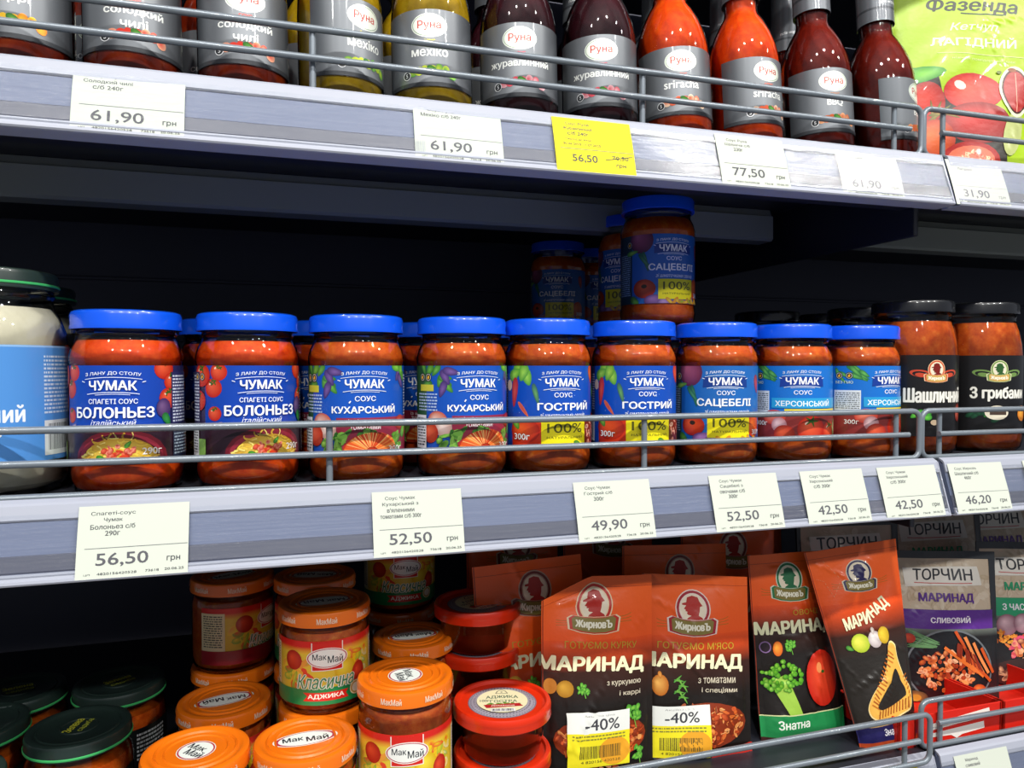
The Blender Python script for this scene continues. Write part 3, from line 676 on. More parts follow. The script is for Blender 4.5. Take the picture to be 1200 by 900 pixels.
# black-labelled jars
def black_jar(x, y, kind, turn, label, grp='black-labelled sauce jars'):
    t = thing('black_label_jar', label, 'jar', (x, y, ZM), 0, grp)
    g = [(0, .002), (.028, .001), (.032, .0005), (.0355, .004), (.0368, .010), (.0368, .086), (.0360, .097), (.0335, .111), (.0315, .117), (.0308, .120), (.0318, .122), (.0308, .124), (.0308, .128)]
    s = [(0, .003), (.030, .003), (.0346, .005), (.0360, .011), (.0360, .086), (.0352, .097), (.0327, .110), (.0305, .1165), (0, .117)]
    part('sauce_filling', 'bj_s', lambda: lathe('sauce_filling', s, M['sauce_orange']), t)
    part('glass_body', 'bj_g', lambda: lathe('glass_body', g, M['glass']), t)
    part('lid', 'bj_l', lambda: lathe('lid', lid_profile(.0338, .0105, .1245, rings=((.025, -.0013), (.023, -.0005), (.021, -.0013))), M['lid_black']), t)
    def lab():
        c = Canvas(-68, 68, 70, '#131214'); r = random.Random(9)
        a, b = ('#c8462a', '#f0c89a') if kind == 'grill' else ('#6f8f4a', '#dfe0b0')
        for sx in (-1, 1):
            for k in range(3): c.ell(sx * 13, 16 + k * .6, 9 - k * 2.2, 3.2 - k * .7, a if k % 2 == 0 else '#131214', -sx * 8)
        logo(c, 0, 14.5, 20, a, b, '#e8e0c8', '#7a1a14' if kind == 'grill' else '#2f5a2a', word='#cfa85a')
        c.text('Шашличний' if kind == 'grill' else 'З грибами', 2, 34.5, 56 if kind == 'grill' else 50, 12.5, '#f0eee4', .085, out='#55554c', ow=.06)
        c.smalltext(-64, 10, -36, 60, 20, '#77746a', r)
        for k in range(5): c.leaf(-14 + r.uniform(-5, 6), 51 + r.uniform(-4, 3), 9, 5, r.uniform(0, 180), '#6fd04a', '#2f8a2a')
        if kind == 'grill': c.ell(-2, 58, 3, 2.4, '#d8c0a0'); c.ball(26, 50, 5, 8, '#c8402a', '#6a140c')
        else:
            for k in range(6): c.leaf(-22 + 4 * k, 54 + r.uniform(-3, 3), 11, 4, r.uniform(-40, 40), '#1f5a3a', '#0f3320')
            c.ell(-2, 51, 10, 6.4, '#e8dfc8'); c.rect(-8, 50, 6, 53, '#4a3a30'); c.ball(26, 52, 7, 7, '#ffb83a', '#d8761a')
        return c.build('paper_label', cyl_map(.0370, .0870), M['print'], 3.0)
    o = part('paper_label', 'bj_lab' + kind, lab, t); o.rotation_euler[2] = radians(turn)
    return t
def logo(c, cx, cy, w, rim, ring, face, man, word='#c8a050', name='ЖирновЪ', tilt=0):
    """oval emblem: profile of a man in a hat above a curved name plate"""
    k = w / 20; T = lambda x, y: (cx + (x * cos(tilt) - y * sin(tilt)) * k, cy + (x * sin(tilt) + y * cos(tilt)) * k)
    d = math.degrees(tilt)
    c.ell(*T(0, -2), 7.6 * k, 8.2 * k, ring, d, 28); c.ell(*T(0, -2), 7.1 * k, 7.7 * k, rim, d, 28); c.ell(*T(0, -2), 6.0 * k, 6.6 * k, ring, d, 28); c.ell(*T(0, -2), 5.5 * k, 6.1 * k, face, d, 28)
    c.poly([T(*p) for p in ((-3.6, 4), (-2.2, 2.0), (-.6, 1.0), (-2.2, .7), (-2.6, .0), (-2.2, -.5), (-3.3, -.8), (-3.0, -1.3), (-3.9, -1.7), (-2.9, -3.2), (-4.6, -3.3), (-4.7, -4.0), (-2.9, -4.5), (-2.6, -6.6), (-.4, -7.5), (2.0, -7.0), (2.9, -5.0), (4.2, -3.4), (3.0, -3.0), (2.8, -.8), (2.4, .8), (4.0, 1.6), (5.2, 4))], man)
    pl = ((-11, 2.4), (-10.4, 7.8), (-5.5, 9.0), (0, 9.4), (5.5, 9.0), (10.4, 7.8), (11, 2.4), (9.2, 1.4), (5, 2.4), (0, 2.8), (-5, 2.4), (-9.2, 1.4))
    for s_, col in ((1.0, ring), (.93, rim), (.82, word)):
        c.poly([T(x * s_, 5.6 + (y - 5.6) * s_) for x, y in pl], col)
    c.text(name, *T(0, 5.9), 14.8 * k, 3.6 * k, '#f8f2dc', .09, arc=-.5 * k, rot=d)
black_jar(.5450, .066, 'grill', -46 + 32, 'black-labelled grill sauce jar with a red emblem, touching the row of blue-lidded jars')
black_jar(.6210, .066, 'mushroom', -50 + 30, 'black-labelled mushroom sauce jar with a green emblem, white print on its lid rim')
for x, y, nm in ((.560, .142, 'directly behind the grill sauce jar'), (.500, .215, 'behind the light blue label jars'), (.585, .225, 'deep behind the two black-labelled jars')):
    black_jar(x, y, 'grill', -40, 'dark jar with a black lid ' + nm, 'dark jars behind')
c_ = Canvas(-30, 30, 3, None); c_.text('АРИНА ВІРА', -10, 1.5, 13, 2.0, '#e8e8e8', .04); c_.text('ШЕФ ДІМ', 14, 1.5, 9, 2.0, '#e8e8e8', .04)

# ================================================================== SAUCE BOTTLES
def bottle(x, y, kind, turn, label, grp, lean=0):
    t = thing('sauce_bottle', label, 'bottle', (x, y, ZT), 0, grp, rx=-radians(lean), ry=-radians(lean * .5))
    g = [(0, .003), (.020, .001), (.0245, 0), (.0275, .002), (.0285, .007), (.0285, .068), (.0280, .078), (.0262, .088), (.0225, .099), (.0175, .109), (.0138, .115), (.0128, .120), (.0132, .124), (.0126, .128), (.0126, .165), (.0126, .178)]
    s = [(0, .004), (.020, .003), (.0262, .0035), (.0277, .008), (.0277, .068), (.0272, .078), (.0254, .088), (.0217, .099), (.0167, .109), (.0128, .115), (.0118, .120), (.0118, .160), (0, .161)]
    ms = dict(chilli='sauce_sweet', mexico='sauce_yellow', berry='sauce_berry', sriracha='sauce_chilli', bbq='sauce_bbq', curry='sauce_sweet')[kind]
    part('sauce_filling', 'b_s' + ms, lambda: lathe('sauce_filling', s, M[ms], 48), t)
    part('glass_body', 'b_g', lambda: lathe('glass_body', g, M['glass'], 48), t)
    part('cap', 'b_c', lambda: lathe('cap', [(.0140, .165), (.0145, .166), (.0145, .190), (.0135, .192), (0, .192)], M['lid_black'], 40), t)
    def sleeve():
        c = Canvas(-45, 45, 66, '#6c7076'); c.rect(-45, 54, 45, 56, '#4a4d52'); c.text('поїв нормально', 0, 50, 26, 3.4, '#e8eaec', .03, 0, 1.0); c.ell(12, 30, 5, 5, '#c8302a')
        return c.build('neck_sleeve', cyl_map(.0150, .192, 3.0), M['sleeve'], 3.0)
    sl = part('neck_sleeve', 'b_sl', sleeve, t); sl.rotation_euler[2] = radians(turn - 12)
    def lab():
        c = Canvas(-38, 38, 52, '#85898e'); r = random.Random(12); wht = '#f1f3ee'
        c.hgrad(-38, 0, 0, 52, '#4a4f55', '#878b90'); c.hgrad(0, 0, 38, 52, '#878b90', '#44484e')  # centre highlight painted into the label grey, fading to darker edges
        c.ell(0, 11, 12.5, 8.2, '#e9efe2', n=32); c.ell(0, 11, 11.8, 7.5, '#8ea58c', n=32); c.ell(0, 11, 11.3, 7.0, '#edf2e6', n=32)
        c.text('Руна', 0, 11, 16, 6.6, '#c6403c', .03)
        small = dict(mexico=('соус', '#f0e01a'), sriracha=('соус', '#e8582a'), chilli=('соус', '#d8402a'), berry=('соус', '#d83a5a'), bbq=('соус', '#b8702a'), curry=('соус', '#e8b02a'))[kind]
        c.text(small[0], 0, 21.6, 8, 2.3, small[1], .03)
        if kind == 'chilli': c.text('солодкий', 0, 27.6, 34, 5.6, wht, .045); c.text('чилі', 0, 35, 15, 5.6, wht, .045)
        else:
            tx, w = dict(mexico=('мехіко', 25), berry=('журавлинний', 44), sriracha=('sriracha', 27), bbq=('BBQ', 13), curry=('каррі', 20))[kind]
            c.text(tx, 0, 28.6, w, 6.2 if kind != 'bbq' else 5.6, wht, .045)
        cols = dict(chilli=('#e83a2a', '#f0aa8a'), mexico=('#c8d83a', '#5aa84a'), berry=('#d84a5a', '#f0b8c0'), sriracha=('#e8623a', '#f4d8b8'), bbq=('#d86a3a', '#e8a87a'), curry=('#f0c02a', '#e8862a'))[kind]
        for k in range(7): c.ball(-12 + 4.6 * k, 42 + r.uniform(-1.5, 2), r.uniform(2.6, 4), r.uniform(2.4, 3.4), r.choice(cols), r.choice(cols), rot=r.uniform(0, 90))
        c.leaf(2, 41, 9, 4, 30, '#6fb544', '#2c6f2a'); c.ell(-16.5, 44, 3, 3, '#e8eaec'); c.ell(-16.5, 44, 2.5, 2.5, '#2a2c30'); c.text('5', -16.5, 44, 1.5, 2.6, '#e8eaec', .04)
        c.arcline(0, 50.5, 76, 0, 2.6, '#3a3d42')
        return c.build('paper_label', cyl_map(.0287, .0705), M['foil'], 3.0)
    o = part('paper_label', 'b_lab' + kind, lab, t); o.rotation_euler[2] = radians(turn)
    return t
BR = ((-.1500, 'curry', -12, 'curry sauce bottle with a yellow dot on its label, cut by the left edge'),
      (-.0885, 'chilli', 1, 'sweet chilli bottle nearest the left edge, above the white 61,90 tag'),
      (-.0225, 'chilli', 3, 'sweet chilli bottle touching the yellow sauce bottles'),
      (.0405, 'mexico', 34, 'yellow sauce bottle with its label turned aside'),
      (.1040, 'mexico', -3, 'yellow sauce bottle with its label facing the aisle'),
      (.1690, 'berry', 2, 'dark cranberry sauce bottle beside the yellow one'),
      (.2335, 'berry', 4, 'dark cranberry sauce bottle beside the orange chilli ones'),
      (.2985, 'sriracha', 13, 'orange sriracha bottle with its label facing the aisle'),
      (.3640, 'sriracha', 40, 'orange sriracha bottle with its label turned aside'),
      (.4340, 'bbq', 30, 'brown barbecue bottle with half of its label readable'),
      (.5010, 'bbq', 75, 'brown barbecue bottle with its label turned to the lime pouch'))
for x, kd, dt, lab in BR:
    az = math.degrees(math.atan2(x, .525)); bottle(x, .056, kd, -az + dt, lab, 'sauce bottles in the front row', 3.0 if x > .25 else 1.5)
for x, kd, nm in ((-.12, 'chilli', 'second-row bottle behind the left chilli bottles'), (-.045, 'chilli', 'second-row bottle behind the second chilli bottle'), (.025, 'mexico', 'second-row bottle behind the turned yellow one'), (.098, 'mexico', 'second-row bottle behind the facing yellow one'),
                  (.170, 'berry', 'second-row bottle behind the first cranberry one'), (.249, 'berry', 'second-row dark bottle between cranberry and sriracha'), (.325, 'sriracha', 'second-row dark bottle between the two sriracha ones'), (.395, 'sriracha', 'second-row bottle behind the turned sriracha one'), (.462, 'bbq', 'second-row bottle between the barbecue ones')):
    bottle(x, .135, kd, 0, 'shaded ' + nm, 'sauce bottles in the second row')

# ================================================================== SQUAT ORANGE-LIDDED JARS
def emblem(c, k=1.0, col='#e6efe6'):
    c.ell(0, 0, 21 * k, 9.5 * k, col, n=32); c.ell(0, 0, 20 * k, 8.7 * k, '#b83048', n=32); c.ell(0, 0, 17.5 * k, 8.2 * k, '#eef4ee', n=32)
    c.text('Мак', -8 * k, -1.0 * k, 13 * k, 5.6 * k, '#1c2430', .04); c.text('Май', 7.5 * k, 1.4 * k, 14 * k, 6.4 * k, '#1c2430', .04)
def round_emblem(c):
    c.ell(0, 0, 12, 12, '#e6efe6', n=32); c.ell(0, 0, 11.4, 11.4, '#b83048', n=32); c.ell(0, 0, 10.4, 10.4, '#eef4ee', n=32)
    c.text('Мак', -1.5, -3, 13, 5.6, '#1c2430', .04); c.text('Май', 2, 3.4, 13, 6.4, '#1c2430', .04)
def lid_print(kind):
    c = Canvas(-24, 24, 0, None); c.x0, c.x1 = -24, 24
    (emblem if kind == 'oval' else round_emblem)(c)
    c.P = [[(v[0], v[1] + 24, *v[2:]) for v in p] for p in c.P]; c.h = 48
    return c.build('lid_emblem', lambda x, y, off: ((x * .001, (24 - y) * .001, off), (0, 0, 1)), M['print'])
def rim_print():
    c = Canvas(-105, 105, 7, None)
    for k in range(7): c.text('МакМай', -90 + 30 * k, 3.5, 14, 4.2, '#f4dcc0', .04)
    return c.build('rim_lettering', cyl_map(.0335, .0, 3.0), M['print'], 3.0)
def label_adjika(h=45):
    c = Canvas(-60, 60, h, '#e9c93a'); r = random.Random(21); s = h / 45
    c.rect(-60, 0, 60, 4, '#d8231a'); c.rect(-60, 4, 60, 9, '#d8231a', '#f0c83a')
    c.food(-24, 22, 12, 12, ['#e8472a', '#f0a03a', '#f4d83a', '#7fae3a'], 26, r, (2, 6)); c.food(24, 20, 14, 12, ['#f4d21a', '#f0c01a', '#e8472a', '#9fbe3a', '#f4e8a8'], 30, r, (2, 6))
    c.ball(13, 22, 8, 8, '#fbe84a', '#e0b010'); c.ball(24, 27, 6, 8, '#f4502c', '#b01a10'); c.ball(-25, 14, 7, 7, '#e8502c', '#a81a10'); c.rect(40, 6, 60, 34 * s, '#f0ead0'); c.smalltext(42, 8, 58, 32, 12, '#555544', r); c.rect(-60, 4, -40, 34, '#efe6b8'); c.smalltext(-58, 6, -42, 32, 14, '#555544', r)
    c.rect(-11, 1, 11, 21, '#f4efe4'); c.rect(-10.3, 1, 10.3, 20.4, '#d8231a')
    c.ell(0, 12, 14.5, 7.2, '#f4f4ec', n=32); c.ell(0, 12, 13.9, 6.6, '#b83048', n=32); c.ell(0, 12, 13.1, 6.1, '#f4f6f0', n=32)
    c.text('Мак', -5.4, 11, 9.5, 4.2, '#1c2430', .02); c.text('Май', 5.6, 13.0, 10.5, 5, '#1c2430', .02)
    c.rect(-60, 35 * s, 60, h, '#17874a')
    c.poly([(-60, 35 * s), (60, 31 * s), (60, h), (-60, h)], '#17874a')
    c.text('Класична', -1, 28.5 * s, 41, 10, '#3f8a50', .02, .28, 0, out='#f2f6ee', ow=.10)
    c.poly([(-17, 36 * s), (-14, 38.5 * s), (-17, 42 * s), (15, 42 * s), (13, 38.5 * s), (15, 36 * s)], '#d8231a'); c.text('АДЖИКА', -1, 39 * s, 25, 3.6, '#f8f2e4', .05)
    c.ell(21, 37 * s, 5, 5, '#f0e6b8'); c.ell(21, 37 * s, 4.2, 4.2, '#c8a040'); c.ell(21, 37 * s, 3.2, 3.2, '#f4eed8')
    return c
def label_red():
    c = label_adjika(); c.rect(-60, 34, 60, 45, '#a01828'); c.text('Домашня', 0, 28, 44, 9, '#f4e8d8', .02, .3); return c
def squat_jar(x, y, ztop, turn, lidturn, label, emb='oval', h=.0735, lab='green', grp='orange-lidded adjika jars'):
    t = thing('adjika_jar', label, 'jar', (x, y, ztop - h), 0, grp); e = h - .0735
    g = [(0, .002), (.025, .001), (.0285, 0), (.0310, .003), (.0320, .008), (.0320, .052 + e), (.0312, .0565 + e), (.0300, .0590 + e), (.0305, .0605 + e), (.0298, .062 + e), (.0298, .066 + e)]
    s = [(0, .003), (.025, .003), (.0298, .0045), (.0312, .009), (.0312, .052 + e), (.0304, .056 + e), (.0290, .0575 + e), (0, .058 + e)]
    part('adjika_filling', 'sq_s%g' % h, lambda: lathe('adjika_filling', s, M['adjika']), t)
    part('glass_body', 'sq_g%g' % h, lambda: lathe('glass_body', g, M['glass']), t)
    li = part('lid', 'sq_l%g' % h, lambda: lathe('lid', lid_profile(.0332, .0105, .0630 + e, rings=((.0255, -.0013), (.0245, -.0003), (.0235, -.0013), (.0200, -.0013), (.0192, -.0006), (.0184, -.0013))), M['lid_orange']), t)
    o = part('lid_emblem', 'sq_e' + emb, lambda: lid_print(emb), li); o.location = (0, 0, h - .00125); o.rotation_euler[2] = radians(lidturn)
    o = part('rim_lettering', 'sq_r', rim_print, li); o.location = (0, 0, h - .0022); o.rotation_euler[2] = radians(lidturn * .3)
    hh = 45 if h < .08 else 56
    def lb():
        c = label_red() if lab == 'red' else label_adjika(hh)
        return c.build('paper_label', cyl_map(.0322, (.0535 if h < .08 else .052) + e * (1 if h < .08 else .8)), M['print'], 3.0)
    o = part('paper_label', 'sq_lab%s%d' % (lab, hh), lb, t); o.rotation_euler[2] = radians(turn)
    return t
ZD, ZD2 = ZL + .0735, ZL + .147
AZ = lambda x, y: -math.degrees(math.atan2(x, y + .47))
squat_jar(.0289, .0937, ZD2, AZ(.0289, .0937) + 3, -172, 'upper adjika jar of the front stack with its whole green-banded label showing')
squat_jar(.0289, .0937, ZD, 20, 10, 'adjika jar directly under the one with the whole green-banded label')
squat_jar(.0251, .1683, ZD2, -30, 170, 'adjika jar behind the upper one of the front stack, only its rim showing')
squat_jar(.0251, .1683, ZD, 0, 0, 'hidden lower adjika jar behind the front stack')
squat_jar(-.0405, .1886, ZD2, AZ(-.04, .19) + 60, 30, 'upper adjika jar in the shade showing the back of its label', lab='red')
squat_jar(-.0405, .1886, ZD, 40, 30, 'adjika jar under the shaded jar that shows the back of its label')
squat_jar(-.0425, .1148, ZD, 0, -166, 'adjika jar whose lid emblem stands upside down, beside the dark green lids')
squat_jar(-.0546, .0420, ZD, 0, -42, 'adjika jar with a round lid emblem at the bottom edge of the frame', 'round')
squat_jar(.0132, .0369, ZD, 0, 4, 'adjika jar whose oval lid emblem reads upright')
squat_jar(.0807, .0427, -.2135, AZ(.08, .04) + 2, -84, 'tall adjika jar with a round lid emblem beside the red plastic cup', 'round', h=.1055)
squat_jar(.1018, .1340, -.2195, 10, -176, 'tall adjika jar with a half-shaded lid behind the other tall one', h=.0995)
squat_jar(.1030, .2150, -.2195 + .0735, AZ(.103, .215) + 10, 0, 'adjika jar in the shade right under the price rail, standing on a tall jar')
squat_jar(.1030, .2150, -.2195, 10, 0, 'tall adjika jar carrying the one under the price rail', h=.0995)

# dark green lids
def green_lid_jar(x, y, turn, label):
    H = .069; t = thing('pickle_jar', label, 'jar', (x, y, ZL), 0, 'jars with dark green lids')
    g = [(0, .002), (.026, .001), (.031, .002), (.0335, .008), (.0340, .016), (.0340, .042), (.0328, .050), (.0305, .0555), (.0300, .060)]
    s = [(0, .003), (.026, .003), (.0325, .009), (.0332, .016), (.0332, .042), (.0318, .0495), (0, .0505)]
    part('sauce_filling', 'gj_s', lambda: lathe('sauce_filling', s, M['sauce_orange']), t)
    part('glass_body', 'gj_g', lambda: lathe('glass_body', g, M['glass']), t)
    part('lid', 'gj_l', lambda: lathe('lid', lid_profile(.0332, .0105, H - .0105, rings=((.0265, -.0015), (.0255, -.0008), (.0245, -.0016), (.012, -.0016), (.0115, -.0010), (.011, -.0016))), M['lid_green']), t)
    part('lid_ring', 'gj_r', lambda: lathe('lid_ring', [(.0333, H - .0098), (.0338, H - .0094), (.0338, H - .0084), (.0333, H - .0080)], M['lime_ring']), t, 'light green line around the lid')
    def lp():
        c = Canvas(-16, 16, 32, None); c.text('Зелена', 0, 12, 20, 6, '#c8c83a', .05); c.text('садиба', 1, 20, 18, 5, '#a8b23e', .04)
        return c.build('lid_print', lambda x, y, off: ((x * .001, (16 - y) * .001, off), (0, 0, 1)), M['card'])
    o = part('lid_print', 'gj_p', lp, t); o.location = (0, 0, H - .0009); o.rotation_euler[2] = radians(turn)
    def lb():
        c = Canvas(-58, 58, 30, '#16181a'); r = random.Random(4)
        c.text('СОУС', 0, 10, 26, 7, '#e8e4d8', .04)
        c.smalltext(24, 4, 50, 26, 7, '#cfd4d8', r); return c.build('paper_label', cyl_map(.0342, .040), M['print'], 3.0)
    o = part('paper_label', 'gj_lab', lb, t); o.rotation_euler[2] = radians(-10)
    return t
green_lid_jar(-.1375, .1110, 75, 'jar with a dark green lid at the bottom edge, nearest the orange lids')
green_lid_jar(-.1260, .1850, 35, 'jar with a dark green lid behind the frontmost one, orange sauce showing')
green_lid_jar(-.1985, .1920, 20, 'jar with a dark green lid in the rear row, cut by the left edge')
green_lid_jar(-.2090, .1380, 120, 'jar with a dark green lid in the left bottom corner of the frame')
green_lid_jar(-.2000, .0600, 60, 'jar with a dark green lid below the left corner of the frame')

# red-lidded plastic cups
def cup(x, y, zlid, label, turn=0):
    H = .0365; t = thing('adjika_cup', label, 'plastic cup', (x, y, zlid - H), 0, 'stacked red-lidded plastic cups')
    part('cup_body', 'cu_b', lambda: lathe('cup_body', [(0, .0012), (.022, .0010), (.0265, 0), (.0278, .0015), (.0318, .0275), (.0328, .0285), (.0328, .0300)], M['cup_paste']), t)
    part('clear_wall', 'cu_w', lambda: lathe('clear_wall', [(.0272, .0003), (.0285, .0018), (.0325, .0275), (.0336, .0285)], M['glass']), t)
    li = part('lid', 'cu_l', lambda: lathe('lid', [(.0335, .0262), (.0362, .0262), (.0366, .0272), (.0360, .0300), (.0364, .0310), (.0364, .0345), (.0356, .0362), (.0340, .0365), (.0326, .0362), (.0318, .0340), (.0250, .0336), (0, .0336)], M['lid_red']), t)
    def st():
        c = Canvas(-26, 26, 52, None); r = random.Random(17)
        c.ell(0, 26, 25.5, 25.5, '#7a7484', n=40); c.ell(0, 26, 24.6, 24.6, '#a9a3b0', n=40)
        for k in range(60):
            a = 2 * pi * k / 60; c.line([(22.9 * cos(a), 26 + 22.9 * sin(a)), (23.9 * cos(a), 26 + 23.9 * sin(a))], 1.0, '#6a6472')
        for k in range(52):
            a = 2 * pi * k / 52; c.line([(20.4 * cos(a), 26 + 20.4 * sin(a)), (21.4 * cos(a), 26 + 21.4 * sin(a))], .9, '#6a6472')
        c.ell(0, 26, 19, 19, '#efe8bc', n=36); c.line([(-3, 10), (0, 7.6), (3, 10), (4.5, 14), (-4.5, 14), (-3, 10)], .6, '#3a4a4a'); c.text('2', 0, 11.5, 1.6, 2.4, '#3a4a4a', .03)
        c.text('АДЖИКА', 0, 20, 24, 5.4, '#4a6a5a', .03, arc=.8); c.text('ГОСТРА', 1, 27, 20, 4, '#4a6a5a', .02); c.text('100г', -13, 26, 7, 3.4, '#3a4a4a', .02)
        for k in range(8): c.leaf(-10 + 3 * k, 31.5 + r.uniform(-1, 1), 5, 2.2, r.uniform(0, 180), '#7fae4a', '#3f7a2a')
        c.poly([(-14, 33), (12, 31), (15, 35.5), (-12, 38)], '#b8222a'); c.text('Домашня', 0, 34.6, 17, 2.8, '#f0d8c8', .03); c.rect(-9, 39, 9, 44, '#e8e8e4'); c.bars(-8, 39.6, 8, 43, '#3a3a40', r)
        return c.build('lid_sticker', lambda x, y, off: ((x * .001, (26 - y) * .001, off), (0, 0, 1)), M['print'])
    o = part('lid_sticker', 'cu_s', st, li); o.location = (0, 0, .0337); o.rotation_euler[2] = radians(turn)
    return t
cup(.1549, .0550, -.2465, 'upper red-lidded plastic cup of the front stack, round sticker on its lid', -14)
cup(.1549, .0550, -.2465 - .0362, 'lower red-lidded plastic cup of the front stack')
for k in range(3): cup(.1560, .1320, -.1960 - .0362 * k, ['uppermost', 'middle', 'lowest'][k] + ' red-lidded plastic cup of the shaded rear stack', 20 + 50 * k)

# ================================================================== MARINADE POUCHES
def pouch_surface(Wd, H, bulge, seed, fold=None, seam=9., gusset=True, crumple=1.0):
    r = random.Random(seed)
    wv = [(r.uniform(.02, .11), r.uniform(.02, .11), r.uniform(0, 6.28), r.uniform(.25, .6)) for _ in range(7)]
    ridges = [(r.uniform(-Wd / 2, Wd / 2), r.uniform(0, H), r.uniform(0, pi), r.uniform(.5, 1.3), r.uniform(15, 40)) for _ in range(12)]
    def depth(x, y):        # x mm from centre, y mm down from the top; returns metres towards the aisle (negative y)
        u = max(0., 1 - (abs(x) / (Wd / 2 - 3)) ** 2.4); t = min(1., max(0., (y - seam) / (H - seam)))
        s = (sin(pi * min(1, t * .62)) if gusset else sin(pi * t)) ** .75 if t > 0 else 0
        b = bulge * u ** .7 * s * (1 if not gusset or t < .93 else 1 - .4 * (t - .93) / .07)
        n = 0
        for a, c, p, k in wv: n += k * sin(a * x + c * y + p)
        for (rx, ry, an, am, ln) in ridges:
            dx, dy = x - rx, y - ry; al = dx * cos(an) + dy * sin(an); ac = -dx * sin(an) + dy * cos(an)
            if abs(ac) < 8 and abs(al) < ln: n += am * math.exp(-(ac / 1.8) ** 2) * (1 - (al / ln) ** 2)
        w = min(1, u * 1.6)
        return b * .001 + n * .0009 * crumple * (.25 + .75 * w)
    return depth
def pouch(label, cfn, Wd, H, bulge, loc, yaw=0, lean=6, roll=0, seed=1, fold=None, extra=None, grp='marinade pouches', crumple=1.0, top=None, cat='pouch', name='marinade_pouch', topcut=None, pinch=None, mt='film'):
    """loc: bottom centre; lean backwards (deg); roll in its own plane (deg); fold=(a,b,c,k): beyond a*x+b*y=c the corner is bent back"""
    depth = pouch_surface(Wd, H, bulge, seed, crumple=crumple); G = 4.0
    def shape(x, y):
        yy = y
        xs = x
        if topcut: yy = y + max(0., topcut(x)) * max(0., 1 - y / 40.)
        if pinch: xs = x * pinch(y)
        d = depth(x, y); dy = 0.
        if fold:
            a, b, c0, k = fold; e = a * x + b * y - c0
            if e > 0: dy = k * e * .001
        return (xs * .001, -d + dy, (H - yy) * .001)
    cache = {}
    def node(i, j):
        if (i, j) not in cache:
            x, y = i * G, j * G; p = Vector(shape(x, y)); a = Vector(shape(x + .5, y)) - Vector(shape(x - .5, y)); b = Vector(shape(x, y + .5)) - Vector(shape(x, y - .5))
            cache[(i, j)] = (p, b.cross(a).normalized() * (1 if True else -1))
            if cache[(i, j)][1].y > 0: cache[(i, j)] = (p, -cache[(i, j)][1])
        return cache[(i, j)]
    def fm(x, y, off):
        i = math.floor(x / G + 1e-7); j = math.floor(y / G + 1e-7); s = x / G - i; t = y / G - j
        A, B, C, D = node(i, j), node(i + 1, j), node(i, j + 1), node(i + 1, j + 1)
        if s >= t: p, n = (A[k] * (1 - s) + B[k] * (s - t) + D[k] * t for k in (0, 1))
        else: p, n = (A[k] * (1 - t) + C[k] * (t - s) + D[k] * s for k in (0, 1))
        q = p + n * off; n.normalize(); return tuple(q), tuple(n)
    ra = Matrix.Rotation(radians(yaw), 4, 'Z') @ Matrix.Rotation(-radians(lean), 4, 'X') @ Matrix.Rotation(radians(roll), 4, 'Y')
    t = thing(name, label, cat, loc, 0, grp); t.rotation_euler = ra.to_euler()
    c = cfn(Wd, H); front = c.build('printed_front', fm, M[mt], G, G); link('printed_front', front, t)
    # back sheet with its own bulge, closed to the front along the edge
    vs, fs = [], []; nx = int(Wd / 6); ny = int(H / 6)
    for j in range(ny + 1):
        for i in range(nx + 1):
            x = -Wd / 2 + Wd * i / nx; y = H * j / ny; s = shape(x, y); e = depth(x, y)
            edge = i in (0, nx) or j == 0
            vs.append((s[0], s[1] + (.0006 if edge else max(e + .0009 + max(0., e) * .9, .0012)), s[2]))
    for j in range(ny):
        for i in range(nx): a = j * (nx + 1) + i; fs.append((a, a + 1, a + nx + 2, a + nx + 1))
    link('back_sheet', mesh('back_sheet', vs, fs, M['film_edge']), t)
    if extra:
        ec, ox, oy = extra()
        em = ec.build('discount_sticker', lambda x, y, off: fm(x + ox, y + oy, off + .0030), M['card'], G, G); link('discount_sticker', em, t)
    return t
def cheek(c, r): pass
def sticker():
    def f():
        c = Canvas(0, 50, 41, '#eef0ea'); r = random.Random(3)
        c.rect(0, 15.5, 50, 41, '#f2e31c'); c.text('Акційна ціна', 25, 2.8, 24, 1.8, '#9a9a9a'); c.text('-40%', 27, 9.2, 28, 8.4, '#3c3d44', .02)
        c.ell(37, 30, 13, 10.5, '#eda520', n=28); c.smalltext(4, 17, 46, 22, 2, '#8a8432', r, .45); c.bars(9, 25, 43, 34.5, '#4a4418', r)
        c.text('4 820156 420528', 26, 37, 32, 2, '#4a4418')
        return c
    return f
def zh_base(W, H, y1, y2, rim='#c8281a', ring='#f4d8b0', man='#b82418', seed=1, lx=0, ly=27, lw=40, tilt=0.08, bot='#1b1512'):
    c = Canvas(-W / 2, W / 2, H, None); c.STEP = .016; r = random.Random(seed)
    c.rect(-W / 2, 0, W / 2, y1, '#ff6a1e', '#fa5a16'); c.rect(-W / 2, y1, W / 2, y2, '#f25212', '#3a1c12'); c.rect(-W / 2, y2, W / 2, y2 + 25, '#3a1c12', bot); c.rect(-W / 2, y2 + 24.9, W / 2, H, bot)
    c.line([(-W / 2 + 1.2, 0), (-W / 2 + 1.2, H)], .8, '#8a2c10'); c.line([(-W / 2, 8.6), (W / 2, 8.6)], .35, '#b03a10')
    for sx in (-1, 1):
        for k in range(3): c.arcline(lx + sx * 22, ly + 4 + 2 * k, 18, -2.4 + k, .5, '#b8701c')
    logo(c, lx, ly - 2, lw, rim, ring, '#f2e2c8', man, tilt=tilt, word='#8a7a3a')
    return c
